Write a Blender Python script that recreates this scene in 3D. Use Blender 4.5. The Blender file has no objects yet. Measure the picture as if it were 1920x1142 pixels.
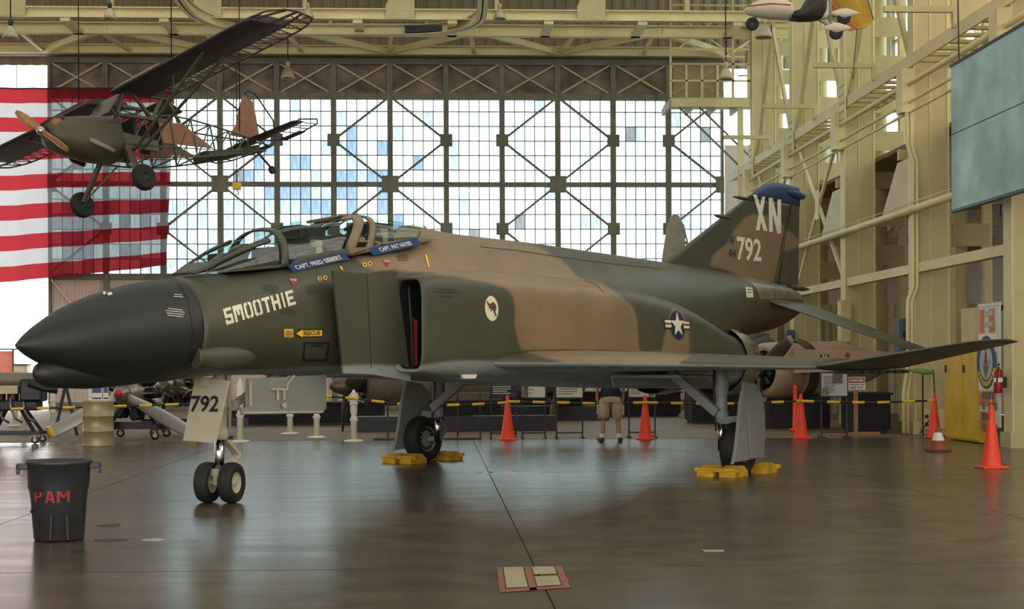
import bpy, bmesh, math, random
import numpy as np
from mathutils import Vector, Matrix, noise
from mathutils.bvhtree import BVHTree
random.seed(7); np.random.seed(7)
PI = math.pi
sc = bpy.context.scene
COL = sc.collection

# ------------------------------------------------------------------ camera (building axes: X along the door wall, Y depth)
F, CH, YH, ROLL, SY = 2900.0, 1.5, 688.0, -0.004, 0.048
CY = math.sqrt(1 - SY * SY)
cd = bpy.data.cameras.new('camera'); cam = bpy.data.objects.new('camera', cd); COL.objects.link(cam)
cd.sensor_width = 36; cd.lens = F / 1920 * 36; cd.shift_y = (YH - 571) / 1920; cd.clip_end = 500
cam.matrix_world = Matrix.Translation((0, 0, CH)) @ Matrix.Rotation(-math.asin(SY), 4, 'Z') @ Matrix.Rotation(PI / 2, 4, 'X') @ Matrix.Rotation(ROLL, 4, 'Z')
sc.camera = cam

def ray(u, v):
    a, b = (u - 960) / F, (v - YH) / F
    cr, sr = math.cos(ROLL), math.sin(ROLL)
    A, B = a * cr + b * sr, -a * sr + b * cr
    return Vector((A * CY + SY, -A * SY + CY, -B))
EYE = Vector((0, 0, CH))
def plane(u, v, n, d):
    r = ray(u, v); n = Vector(n)
    return EYE + r * ((d - n.dot(EYE)) / n.dot(r))
def ground(u, v, z=0.0): return plane(u, v, (0, 0, 1), z)
def atY(u, v, Y): return plane(u, v, (0, 1, 0), Y)
def atX(u, v, X): return plane(u, v, (1, 0, 0), X)
def project(P):
    d = Vector(P) - EYE
    fw = d.x * SY + d.y * CY; A = (d.x * CY - d.y * SY) / fw; B = -d.z / fw
    cr, sr = math.cos(ROLL), math.sin(ROLL)
    return 960 + F * (A * cr - B * sr), YH + F * (A * sr + B * cr)

# ------------------------------------------------------------------ light: daylight from the sky only
W = bpy.data.worlds.new('sky'); sc.world = W; W.use_nodes = True
bg = W.node_tree.nodes['Background']
bg.inputs['Color'].default_value = (1.0, 1.0, 0.98, 1); bg.inputs['Strength'].default_value = 4.0
vs = sc.view_settings
vs.view_transform = 'Standard'; vs.look = 'None'; vs.exposure = 0.0; vs.gamma = 1.0; vs.use_curve_mapping = False
sc.cycles.max_bounces = 8; sc.cycles.diffuse_bounces = 4; sc.cycles.glossy_bounces = 4
sc.cycles.transparent_max_bounces = 16; sc.cycles.sample_clamp_indirect = 6.0

# ------------------------------------------------------------------ helpers
MATS = {}
def srgb(c):
    return tuple(((x / 255) / 12.92 if x / 255 <= .04045 else ((x / 255 + .055) / 1.055) ** 2.4) for x in c)
def mat(name, rgb, rough=.6, metal=0.0, var=.12, scale=3.0, bump=0.0, bscale=40.0, spec=.5, lin=False, emit=None):
    if name in MATS: return MATS[name]
    m = bpy.data.materials.new(name); m.use_nodes = True; nt = m.node_tree; N = nt.nodes; L = nt.links
    b = N['Principled BSDF']; c = rgb if lin else srgb(rgb)
    b.inputs['Roughness'].default_value = rough; b.inputs['Metallic'].default_value = metal
    b.inputs['Specular IOR Level'].default_value = spec
    tc = N.new('ShaderNodeTexCoord'); nz = N.new('ShaderNodeTexNoise'); nz.inputs['Scale'].default_value = scale; nz.inputs['Detail'].default_value = 6
    L.new(tc.outputs['Object'], nz.inputs['Vector'])
    rp = N.new('ShaderNodeValToRGB'); e = rp.color_ramp.elements
    e[0].position = .3; e[1].position = .7
    e[0].color = tuple(x * (1 - var) for x in c) + (1,); e[1].color = tuple(min(1, x * (1 + var)) for x in c) + (1,)
    L.new(nz.outputs['Fac'], rp.inputs['Fac']); L.new(rp.outputs['Color'], b.inputs['Base Color'])
    if bump:
        n2 = N.new('ShaderNodeTexNoise'); n2.inputs['Scale'].default_value = bscale; L.new(tc.outputs['Object'], n2.inputs['Vector'])
        bp = N.new('ShaderNodeBump'); bp.inputs['Strength'].default_value = bump; bp.inputs['Distance'].default_value = .01
        L.new(n2.outputs['Fac'], bp.inputs['Height']); L.new(bp.outputs['Normal'], b.inputs['Normal'])
    MATS[name] = m
    return m

class MB:
    """collects faces; build() links them as ONE mesh object"""
    def __init__(s): s.v = []; s.f = []; s.sm = []
    def add(s, vs, fs, smooth=False):
        o = len(s.v); s.v += [tuple(p) for p in vs]; s.f += [tuple(i + o for i in f) for f in fs]; s.sm += [smooth] * len(fs); return s
    def box(s, c, d, R=None):
        x, y, z = d[0] / 2, d[1] / 2, d[2] / 2
        pts = [Vector((a * x, b * y, e * z)) for a in (-1, 1) for b in (-1, 1) for e in (-1, 1)]
        if R is not None: pts = [R @ p for p in pts]
        c = Vector(c)
        return s.add([p + c for p in pts], [(0, 1, 3, 2), (4, 6, 7, 5), (0, 4, 5, 1), (2, 3, 7, 6), (0, 2, 6, 4), (1, 5, 7, 3)])
    def b6(s, x0, x1, y0, y1, z0, z1): return s.box(((x0 + x1) / 2, (y0 + y1) / 2, (z0 + z1) / 2), (abs(x1 - x0), abs(y1 - y0), abs(z1 - z0)))
    def bar(s, p, q, w, h=None, up=(0, 0, 1)):
        p, q = Vector(p), Vector(q); h = h or w; d = q - p; l = d.length
        if l < 1e-6: return s
        x = d / l; u = Vector(up)
        if abs(x.dot(u)) > .98: u = Vector((0, 1, 0)) if abs(x.y) < .9 else Vector((1, 0, 0))
        y = u.cross(x).normalized(); z = x.cross(y)
        R = Matrix((x, y, z)).transposed()
        return s.box((p + q) / 2, (l, w, h), R)
    def tube(s, pts, r, n=8, cap=True, smooth=True):
        pts = [Vector(p) for p in pts]; rs = r if isinstance(r, (list, tuple)) else [r] * len(pts)
        rings = []; prev = None
        for i, p in enumerate(pts):
            t = (pts[min(i + 1, len(pts) - 1)] - pts[max(i - 1, 0)]).normalized()
            if prev is None:
                a = Vector((0, 0, 1)) if abs(t.z) < .9 else Vector((1, 0, 0)); u = t.cross(a).normalized()
            else: u = (prev - t * prev.dot(t)).normalized()
            prev = u; w = t.cross(u)
            rings.append([p + (u * math.cos(2 * PI * k / n) + w * math.sin(2 * PI * k / n)) * rs[i] for k in range(n)])
        return s.loft(rings, True, cap, smooth)
    def loft(s, rings, closed=True, cap=True, smooth=True):
        n = len(rings[0]); vs = [p for r in rings for p in r]; fs = []
        m = n if closed else n - 1
        for i in range(len(rings) - 1):
            for k in range(m):
                a, b = i * n + k, i * n + (k + 1) % n
                fs.append((a, b, b + n, a + n))
        s.add(vs, fs, smooth)
        if cap and closed:
            s.add(rings[0], [tuple(range(n))]); s.add(rings[-1], [tuple(range(n))])
        return s
    def lathe(s, prof, c=(0, 0, 0), axis=(0, 0, 1), n=24, cap=True, smooth=True, ang=(0, 2 * PI)):
        ax = Vector(axis).normalized(); a = Vector((0, 0, 1)) if abs(ax.z) < .9 else Vector((1, 0, 0))
        u = ax.cross(a).normalized(); w = ax.cross(u); c = Vector(c)
        full = abs(ang[1] - ang[0] - 2 * PI) < 1e-6; m = n if full else n + 1
        rings = [[c + ax * h + (u * math.cos(ang[0] + (ang[1] - ang[0]) * k / n) + w * math.sin(ang[0] + (ang[1] - ang[0]) * k / n)) * max(r, 1e-4) for k in range(m)] for r, h in prof]
        return s.loft(rings, full, cap and full, smooth)
    def prism(s, poly, off):
        off = Vector(off); n = len(poly); a = [Vector(p) for p in poly]; b = [p + off for p in a]
        return s.add(a + b, [tuple(range(n)), tuple(range(2 * n - 1, n - 1, -1))] + [(i, (i + 1) % n, (i + 1) % n + n, i + n) for i in range(n)])
    def quad(s, a, b, c, d): return s.add([a, b, c, d], [(0, 1, 2, 3)])
    def grid(s, P, smooth=True):
        n = len(P[0]); return s.loft(P, False, False, smooth)
    def build(s, name, m, parent=None, kind=None, solid=0, recalc=True, bevel=0):
        me = bpy.data.meshes.new(name); me.from_pydata([tuple(p) for p in s.v], [], s.f)
        me.polygons.foreach_set('use_smooth', s.sm)
        if recalc:
            bm = bmesh.new(); bm.from_mesh(me); bmesh.ops.remove_doubles(bm, verts=bm.verts, dist=1e-5)
            bmesh.ops.recalc_face_normals(bm, faces=bm.faces); bm.to_mesh(me); bm.free()
        me.materials.append(m if not isinstance(m, str) else MATS[m])
        o = bpy.data.objects.new(name, me); COL.objects.link(o)
        if parent is not None: o.parent = parent
        if kind: o['kind'] = kind
        if solid:
            md = o.modifiers.new('solid', 'SOLIDIFY'); md.thickness = solid; md.offset = 0
        if bevel:
            md = o.modifiers.new('bevel', 'BEVEL'); md.width = bevel; md.segments = 2; md.limit_method = 'ANGLE'
        return o

def tag(o, label, cat, group=None, kind=None):
    o['label'] = label; o['category'] = cat
    if group: o['group'] = group
    if kind: o['kind'] = kind
    return o
def thing(name, label, cat, loc=(0, 0, 0), rz=0, group=None, kind=None):
    o = bpy.data.objects.new(name, None); COL.objects.link(o); o.empty_display_size = .2
    o.location = loc; o.rotation_euler = (0, 0, rz)
    return tag(o, label, cat, group, kind)
def struct(o, label=None, cat='structure'):
    o['kind'] = 'structure'
    if label: o['label'] = label; o['category'] = cat
    return o
def copy_tree(o, parent=None):
    c = o.copy(); COL.objects.link(c); c.parent = parent
    for ch in o.children: copy_tree(ch, c)
    return c
def pchip(xs, ys):
    xs = np.array(xs, float); ys = np.array(ys, float); h = np.diff(xs); d = np.diff(ys) / h
    m = np.zeros(len(xs)); m[0], m[-1] = d[0], d[-1]
    for i in range(1, len(xs) - 1):
        if d[i - 1] * d[i] > 0:
            w1, w2 = 2 * h[i] + h[i - 1], h[i] + 2 * h[i - 1]; m[i] = (w1 + w2) / (w1 / d[i - 1] + w2 / d[i])
    def f(x):
        i = int(np.clip(np.searchsorted(xs, x) - 1, 0, len(h) - 1)); t = min(max((x - xs[i]) / h[i], 0), 1)
        return float((2 * t**3 - 3 * t**2 + 1) * ys[i] + (t**3 - 2 * t**2 + t) * h[i] * m[i] + (-2 * t**3 + 3 * t**2) * ys[i + 1] + (t**3 - t**2) * h[i] * m[i + 1])
    return f
def sgnpow(v, p): return math.copysign(abs(v) ** p, v)
def lerp(a, b, t): return a + (b - a) * t
def text_poly(txt, bold=.022):
    """glyph outline of a word as triangles in the unit box (x 0..1, y 0..1); returns verts, tris"""
    cu = bpy.data.curves.new('t', 'FONT'); cu.body = txt; cu.resolution_u = 3; cu.offset = bold
    o = bpy.data.objects.new('t', cu); COL.objects.link(o)
    dg = bpy.context.evaluated_depsgraph_get(); me = bpy.data.meshes.new_from_object(o.evaluated_get(dg))
    bm = bmesh.new(); bm.from_mesh(me); bmesh.ops.triangulate(bm, faces=bm.faces)
    xs = [v.co.x for v in bm.verts]; ys = [v.co.y for v in bm.verts]
    x0, x1, y0, y1 = min(xs), max(xs), min(ys), max(ys)
    V = [((v.co.x - x0) / (x1 - x0), (v.co.y - y0) / (y1 - y0)) for v in bm.verts]
    T = [tuple(v.index for v in f.verts) for f in bm.faces]
    bm.free(); bpy.data.objects.remove(o); bpy.data.curves.remove(cu); bpy.data.meshes.remove(me)
    return V, T
def text_on(parent, name, txt, o, ex, ey, m, nrm, lift=.004):
    """flat lettering: origin o (lower left), ex / ey the full width and height vectors"""
    V, T = text_poly(txt); o, ex, ey, nrm = Vector(o), Vector(ex), Vector(ey), Vector(nrm)
    mb = MB(); mb.add([o + ex * a + ey * b + nrm * lift for a, b in V], T)
    return mb.build(name, m, parent, recalc=False)
# ------------------------------------------------------------------ materials
cream = mat('cream steel', (210, 194, 144), .55, 0, .10, 1.2)
cream2 = mat('cream plate', (188, 172, 125), .55, 0, .10, 1.5)
greysteel = mat('grey green steel', (112, 110, 92), .6, 0, .25, 1.5)
pinkwall = mat('pinkish corrugated wall', (214, 192, 178), .7, 0, .12, .8)
mat('dark peeling steel', (112, 98, 86), .7, 0, .45, 1.2)
mat('black', (22, 22, 23), .5, 0, .1); mat('blackrubber', (24, 24, 23), .75, 0, .12, 6); mat('darkmetal', (44, 43, 40), .5, .2, .2)
mat('white paint', (225, 218, 200), .5, 0, .06); mat('offwhite', (214, 208, 190), .5, 0, .05)
mat('chrome', (190, 190, 190), .18, 1, .05); mat('gearwhite', (178, 168, 144), .5, 0, .08, 5)
mat('gunship grey', (128, 130, 121), .55, 0, .08, 3)
mat('yellow', (222, 176, 42), .5, 0, .12, 5); mat('orange', (236, 66, 30), .5, 0, .06, 4); mat('red', (170, 32, 34), .5, 0, .1)
mat('tan roof', (158, 142, 116), .8, 0, .15, .6)

def bay_mat(name, col):  # dusty daylight glass
    m = bpy.data.materials.new(name); m.use_nodes = True; N = m.node_tree.nodes; L = m.node_tree.links
    N.remove(N['Principled BSDF']); out = N['Material Output']
    t = N.new('ShaderNodeBsdfTransparent'); g = N.new('ShaderNodeBsdfGlossy'); g.inputs['Roughness'].default_value = .15
    tc = N.new('ShaderNodeTexCoord'); nz = N.new('ShaderNodeTexNoise'); nz.inputs['Scale'].default_value = 2.5
    mp = N.new('ShaderNodeMapping'); mp.inputs['Scale'].default_value = (6, 1, .6); L.new(tc.outputs['Object'], mp.inputs['Vector']); L.new(mp.outputs['Vector'], nz.inputs['Vector'])
    rp = N.new('ShaderNodeValToRGB'); rp.color_ramp.elements[0].position = .3; rp.color_ramp.elements[1].position = .6
    rp.color_ramp.elements[0].color = tuple(x * .8 for x in col) + (1,); rp.color_ramp.elements[1].color = col + (1,)
    L.new(nz.outputs['Fac'], rp.inputs['Fac']); L.new(rp.outputs['Color'], t.inputs['Color'])
    mx = N.new('ShaderNodeMixShader'); mx.inputs['Fac'].default_value = .04
    L.new(t.outputs[0], mx.inputs[1]); L.new(g.outputs[0], mx.inputs[2]); L.new(mx.outputs[0], out.inputs['Surface'])
    MATS[name] = m
    return m
gl_white = bay_mat('dusty clear glass', (.76, .87, .88)); gl_blue = bay_mat('blue tinted glass', (.38, .47, .56)); gl_grey = bay_mat('smeared glass', (.36, .38, .40)); gl_pale = bay_mat('pale tinted glass', (.50, .56, .62))

# ------------------------------------------------------------------ floor
def floor_mat():
    m = bpy.data.materials.new('sealed concrete'); m.use_nodes = True; N = m.node_tree.nodes; L = m.node_tree.links; b = N['Principled BSDF']
    tc = N.new('ShaderNodeTexCoord')
    def nz(scale, st=(1, 1, 1), det=8):
        n = N.new('ShaderNodeTexNoise'); n.inputs['Scale'].default_value = scale; n.inputs['Detail'].default_value = det
        mp = N.new('ShaderNodeMapping'); mp.inputs['Scale'].default_value = st
        L.new(tc.outputs['Object'], mp.inputs['Vector']); L.new(mp.outputs['Vector'], n.inputs['Vector']); return n
    n1 = nz(.25); n2 = nz(2.2)
    r = N.new('ShaderNodeValToRGB'); e = r.color_ramp.elements; e[0].position = .3; e[1].position = .72
    e[0].color = srgb((66, 58, 44)) + (1,); e[1].color = srgb((98, 87, 68)) + (1,)
    L.new(n1.outputs['Fac'], r.inputs['Fac'])
    r2 = N.new('ShaderNodeValToRGB'); e = r2.color_ramp.elements; e[0].position = .35; e[1].position = .7
    e[0].color = (.62, .62, .62, 1); e[1].color = (1.15, 1.15, 1.15, 1); L.new(n2.outputs['Fac'], r2.inputs['Fac'])
    mx = N.new('ShaderNodeMix'); mx.data_type = 'RGBA'; mx.blend_type = 'MULTIPLY'; mx.inputs['Factor'].default_value = 1
    L.new(r.outputs['Color'], mx.inputs['A']); L.new(r2.outputs['Color'], mx.inputs['B']); L.new(mx.outputs['Result'], b.inputs['Base Color'])
    n3 = nz(1.1, (.5, 2.2, 1)); rr = N.new('ShaderNodeMapRange'); rr.inputs['To Min'].default_value = .17; rr.inputs['To Max'].default_value = .32
    L.new(n3.outputs['Fac'], rr.inputs['Value']); L.new(rr.outputs['Result'], b.inputs['Roughness'])
    b.inputs['IOR'].default_value = 1.6
    n4 = nz(3.0, (.5, 2.5, 1), 4); bp = N.new('ShaderNodeBump'); bp.inputs['Strength'].default_value = .07; bp.inputs['Distance'].default_value = .02
    L.new(n4.outputs['Fac'], bp.inputs['Height']); L.new(bp.outputs['Normal'], b.inputs['Normal'])
    return m
fm = floor_mat()
XL, XR, YB, YF, ZR = -30.0, 17.0, 56.0, -14.0, 16.5
mat('joint', (52, 46, 38), .7); mat('apron', (190, 184, 176), .8, 0, .08, .2); mat('dull concrete', (112, 92, 70), .65, 0, .2, .8)
# slabs with real recessed joints between them (joint grooves 25 mm wide over a dark bed)
fl = struct(MB().b6(XL, XR, -13, 31.8, -.3, -.012).build('floor', MATS['joint']), 'sealed brown concrete hangar floor with straight joints', 'floor')
xs = [XL] + [-4.2 - 4.95 * k for k in range(5, 0, -1)] + [-4.22, .72, 5.7, 10.62, XR]
ys = [-13, -8, 1.0, 11.52, 21.95, 31.8]
xs = sorted(set(xs))
for i in range(len(xs) - 1):
    for j in range(len(ys) - 1):
        if ys[j + 1] < 5 and xs[i + 1] < -8: pass
        g = .008 if j in (0, 1, 2) else .016
        MB().b6(xs[i] + .006, xs[i + 1] - .006, ys[j] + g, ys[j + 1] - g, -.1, 0).build('slab', fm, fl)
struct(MB().b6(XL, XR, 31.82, 57, -.3, -.004).build('floor', MATS['dull concrete']), 'dull brown concrete floor beyond the barrier line', 'floor')
struct(MB().b6(-90, 60, 57.02, 150, -.35, -.06).build('ground', MATS['apron']), 'pale sunlit apron outside the hangar doors', 'ground')
# floor fittings
mat('silver tape', (170, 172, 165), .35, .3, .3, 8); mat('floor red', (128, 70, 56), .6, 0, .2, 6); mat('floor white', (150, 138, 110), .6, 0, .15, 6)
t = thing('floor_patch', 'silver patch of tape over the crossing of two floor joints', 'tape', (.9, 21.93, .0005))
for k in range(6):
    x = -.46 + k * .16; MB().box((x + .08 + random.uniform(-.02, .02), random.uniform(-.05, .05), .004), (.19, .26 + random.uniform(-.06, .06), .006), Matrix.Rotation(random.uniform(-.2, .2), 3, 'Z')).build('strip', MATS['silver tape'], t)
t = thing('floor_marking', 'white floor marking square with red borders beside a joint', 'marking', (0, 0, .0005))
q = [ground(*p) for p in ((932, 1065), (1053, 1063), (1070, 1103), (937, 1112))]
def fq(a0, a1, b0, b1):
    P = lambda a, b: q[0].lerp(q[1], a).lerp(q[3].lerp(q[2], a), b) + Vector((0, 0, .003))
    return [P(a0, b0), P(a1, b0), P(a1, b1), P(a0, b1)]
for nm, m, rs in (('border', 'floor red', ((0, .08, 0, 1), (.42, .52, 0, 1), (.9, 1, 0, 1), (.08, .9, .9, 1))), ('panel', 'floor white', ((.1, .4, 0, .85), (.54, .88, 0, .35), (.54, .88, .45, .85)))):
    for r_ in rs: MB().prism(fq(*r_), (0, 0, .002)).build(nm, MATS[m], t)
for (u, v, w, d_) in ((205, 985, .28, .16), (207, 1013, .32, .14), (285, 1012, .26, .1), (1335, 1033, .22, .08)):
    p = ground(u, v); mb = MB(); rg_ = [(lambda k_: (k_ * math.cos(2 * PI * i_ / 22), k_ * math.sin(2 * PI * i_ / 22), 0))(random.uniform(.55, 1.05)) for i_ in range(22)]; mb.prism(rg_, (0, 0, .003))
    o = mb.build('paint_spill', MATS['silver tape' if u > 280 else 'joint'] if u < 1000 else MATS['floor white'])
    o.location = p; o.scale = (w / 2, d_, 1)
    tag(o, {205: 'small dark scuff stain on the floor beyond the trash can', 207: 'dark oil stain on the floor beside the trash can', 285: 'pale paint spill on the floor beside the dark oil stain', 1335: 'scrap of cream tape on the bare floor'}[u], 'stain')

# ------------------------------------------------------------------ shell: roof, outer walls, header
def corr(name, p0, ex, ez, length, height, m, pitch=.3, depth=.05, parent=None, nrm=None):
    """corrugated sheet: ribs run along ez"""
    ex, ez = Vector(ex), Vector(ez); nv = Vector(nrm) if nrm else ex.cross(ez); p0 = Vector(p0); n = max(1, int(length / pitch)); mb = MB(); row = []
    for i in range(n):
        for a, dd in ((0, 0), (.18, 1), (.5, 1), (.68, 0)): row.append(p0 + ex * ((i + a) * length / n) + nv * depth * dd)
    row.append(p0 + ex * length)
    mb.grid([row, [p + ez * height for p in row]], False)
    return mb.build(name, m, parent, recalc=False)
rf = None
sky_bands = [(0.0, 5.0), (15.0, 20.0), (28.0, 33.0), (41.0, 46.0)]  # unseen roof openings, added to bring light onto upper steel and jet top
edges = [YF] + [q for b in sky_bands for q in b] + [YB + 1]
for k in range(0, len(edges), 2):
    o = corr('roof_sheet' if rf else 'ceiling', (XL, edges[k], ZR), (1, 0, 0), (0, 1, 0), XR - XL, edges[k + 1] - edges[k], MATS['tan roof'], .6, .08, rf, (0, 0, 1))
    if not rf: rf = struct(o, 'corrugated roof deck with daylight bands above the trusses', 'ceiling')
bay_mat('rooflight glass', (.72, .74, .72))
for a, b in sky_bands: MB().b6(XL, XR, a, b, ZR + .01, ZR + .03).build('rooflight', MATS['rooflight glass'], rf)
struct(corr('wall_back', (XL, YB + .6, 12.45), (1, 0, 0), (0, 0, 1), XR - XL, 4.2, MATS['tan roof'], .42, .07, nrm=(0, -1, 0)), 'brown corrugated header wall above the hangar doors', 'wall')
struct(MB().b6(XL - .3, XL, YF, YB, 0, ZR).build('wall_left', pinkwall), 'pinkish side wall of the hangar', 'wall')
struct(MB().b6(XL, XR, YF - .3, YF, 13, ZR).build('wall_front', pinkwall), 'header wall over the open doors facing the runway', 'wall')
# ------------------------------------------------------------------ hangar door leaves (back wall)
DX = [-13.85, -7.76, -1.68, 4.38, 10.43]
ZW0, ZM, ZW1, ZT = 4.88, 8.1, 11.27, 12.52
pane_me = {}
def pane_mesh(m):
    if m.name not in pane_me:
        w, h = .385, .505
        mb = MB().box((0, 0, 0), (w, .008, h)); o = mb.build('pane', m); pane_me[m.name] = o.data; bpy.data.objects.remove(o)
    return pane_me[m.name]
sil = [(0, 560), (330, 520), (349, 512), (421, 462), (485, 433), (621, 407), (729, 414), (839, 437), (971, 452), (1146, 478), (1240, 491), (1300, 440), (1420, 350), (1500, 350), (1920, 350)]
def hidden(P):
    u, v = project(P)
    if u < 325 and v > 172: return True
    return v > np.interp(u, [a for a, b in sil], [b for a, b in sil]) + 4
labels = ['glazed steel hangar door leaf behind the striped flag', 'glazed steel hangar door leaf behind the hanging high-wing plane tail', 'glazed steel hangar door leaf above the fighter cockpit', 'glazed steel hangar door leaf beside the platform cage']
budget = 300
mat('header plate', (122, 106, 92), .75, 0, .6, 1.1)
for L_ in range(4):
    x0, x1 = DX[L_], DX[L_ + 1]; bw = (x1 - x0) / 3
    d = thing('door_%d' % (L_ + 1), labels[L_], 'hangar door', (x0, YB, 0), 0, None, 'structure')
    for k in range(4):
        xx = k * bw; w = .2; l_, r_ = (0 if k == 0 else w / 2), (0 if k == 3 else w / 2)
        MB().b6(xx - l_ + .003, xx + r_ - .003, -.18, .06, .15, ZT).build('post', greysteel, d)
    for nm, z, h in (('bottom_rail', .15, .3), ('sill_rail', ZW0 - .1, .22), ('middle_rail', ZM, .17), ('head_rail', ZW1, .22), ('top_rail', ZT, .2)):
        MB().b6(0, bw * 3, -.14, .05, z - h / 2, z + h / 2).build(nm, greysteel, d)
    # header band: stained plate with crossed braces
    MB().b6(0, bw * 3, .03, .05, ZW1, ZT).build('header_plate', MATS['header plate'], d)
    for k in range(3):
        a, b = k * bw + .12, (k + 1) * bw - .12
        MB().bar((a, -.1, ZW1 + .12), (b, -.1, ZT - .1), .06, .11, (0, 1, 0)).build('header_brace', cream2, d)
        MB().bar((a, -.06, ZT - .1), (b, -.06, ZW1 + .12), .06, .11, (0, 1, 0)).build('header_brace', cream2, d)
        for e in (a, b): MB().b6(e - .3 if e == b else e - .12, e + .12 if e == b else e + .3, -.2, -.13, ZW1 - .12, ZW1 + .14).build('gusset', greysteel, d)
    # big diagonal braces: > in the first bay, < in the third
    for k, s in ((0, 1), (2, -1)):
        xa, xb = (0, bw) if s > 0 else (3 * bw, 2 * bw)
        for z0, z1 in ((ZM, ZW1), (ZW0, ZM)):
            zm = (z0 + z1) / 2
            for p, q in (((xa, z1), (xb, zm)), ((xb, zm), (xa, z0))): MB().bar((p[0], -.1, p[1]), (q[0], -.1, q[1]), .07, .12, (0, 1, 0)).build('diagonal_brace', greysteel, d)
            MB().b6(xb - .22, xb + .22, -.22, -.15, zm - .22, zm + .22).build('gusset', greysteel, d)
        MB().b6(xa if s > 0 else xa - .3, xa + .3 if s > 0 else xa, -.23, -.16, ZM - .3, ZM + .3).build('gusset', greysteel, d)
    # glazing bars and panes
    rest = {}
    for k in range(3):
        gb = MB(); pw = (bw - .2) / 5
        for i in range(1, 5): gb.b6(k * bw + .1 + i * pw - .016, k * bw + .1 + i * pw + .016, -.03, .03, ZW0, ZW1)
        zs = [ZW0 + (ZM - ZW0) * i / 6 for i in range(1, 6)] + [ZM + (ZW1 - ZM) * i / 6 for i in range(1, 6)]
        for z in zs: gb.b6(k * bw + .1, (k + 1) * bw - .1, -.03, .03, z - .016, z + .016)
        gb.build('glazing_bars', greysteel, d)
        edges = [ZW0] + zs[:5] + [ZM] + zs[5:] + [ZW1]
        for i in range(5):
            for j in range(12):
                c = Vector((k * bw + .1 + (i + .5) * pw, .02, (edges[j] + edges[j + 1]) / 2)); wp = c + Vector((x0, YB, 0))
                u, v = project(wp); r = random.random()
                bluep = max(0, 1 - abs(u - 610) / 190) * max(0, 1 - abs(v - 360) / 130)
                m = gl_blue if r < bluep * .75 else gl_pale if r < .03 + bluep else gl_grey if r > .985 else gl_white
                if v > 380 and u < 560 and r < .6: m = gl_pale
                if not hidden(wp) and budget > 0 and (L_ > 0):
                    budget -= 1; o = bpy.data.objects.new('pane', pane_mesh(m)); COL.objects.link(o); o.parent = d; o.location = c
                else: rest.setdefault(m.name, []).append(c)
    for mn, cs in rest.items():
        mb = MB()
        for c in cs: mb.box(c, (.385, .008, .505))
        mb.build('remaining_glazing', MATS[mn], d, 'stuff')
    # corrugated skirt below the glazing
    for k in range(3):
        corr('skirt_panel', (k * bw + .1, .02, .2), (1, 0, 0), (0, 0, 1), bw - .2, ZW0 - .2, pinkwall, .25, .03, d, (0, -1, 0))
    for k, s in ((0, 1), (2, -1)):
        xa, xb = (0.1, bw) if s > 0 else (3 * bw - .1, 2 * bw)
        MB().bar((xa, -.1, ZW0 - .2), (xb, -.1, 2.4), .08, .13, (0, 1, 0)).build('skirt_brace', pinkwall, d)
# head beam the leaves run under
struct(MB().b6(XL, 12, YB - .45, YB - .1, ZT + .12, ZT + .5).build('trim_1', MATS['dark peeling steel']), 'stained grey door head beam over the hangar doors', 'beam')

# ------------------------------------------------------------------ right colonnade
CYS = [27.43 + 5.72 * k for k in range(-1, 5)]
CX = 10.35
def zlab(k): return ['beside the camera end of the screen', 'beside the fire extinguisher board', 'with the twin conduits beside the yellow door', 'behind the tail fin, second past the yellow door', 'beyond the tail fin, third past the yellow door', 'nearest the glazed hangar doors'][k]
for k, y in enumerate(CYS):
    c = thing('column', 'tall cream steel column ' + zlab(k), 'column', (CX, y, 0), 0, None, 'structure')
    MB().b6(0, .03, 0, .42, 0, ZR).build('flange', cream, c); MB().b6(.03, .74, .02, .4, 0, ZR).build('web_box', cream2, c)
    MB().b6(.74, .79, 0, .42, 0, ZR).build('flange', cream, c)
    MB().b6(.36, .385, .0, .03, 0, ZR).build('seam_strip', cream, c)
    MB().b6(-.05, .85, -.05, .47, 0, .28).build('base_plate', cream2, c)
    if k >= 0:
        MB().b6(-.26, 0, -.02, .4, 7.0, 7.95).build('junction_box', cream, c)
    if k in (2, 3):
        MB().prism([(.0, .42, 6.05), (.0, .42, 4.85), (.0, 2.4, 4.85), (.0, 2.4, 4.98), (.0, 1.2, 6.05)], (.04, 0, 0)).build('corbel_plate', cream2, c)
# rows of laced posts further out, with batten plates
for y in (34.6, 41.0, 47.4, 53.6):
    c = thing('column', {34.6: 'laced cream post with batten plates behind the screen', 41.0: 'laced cream post with batten plates under the yellow hang glider wing', 47.4: 'laced cream post with batten plates beyond the hanging trike pod', 53.6: 'laced cream post with batten plates in the corner by the doors'}[y], 'column', (11.58, y, 0), 0, None, 'structure')
    for a in (0, .85): MB().b6(a, a + .18, 0, .2, 0, ZR).build('chord', cream, c)
    MB().lathe([(.22, 0), (.22, ZR)], (.5, .8, 0), n=16).build('round_shaft', cream, c)
    z = 4.2
    while z < ZR - .5:
        MB().b6(.1, .95, -.02, 0, z, z + .52).build('batten_plate', cream2, c); z += 1.02
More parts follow.
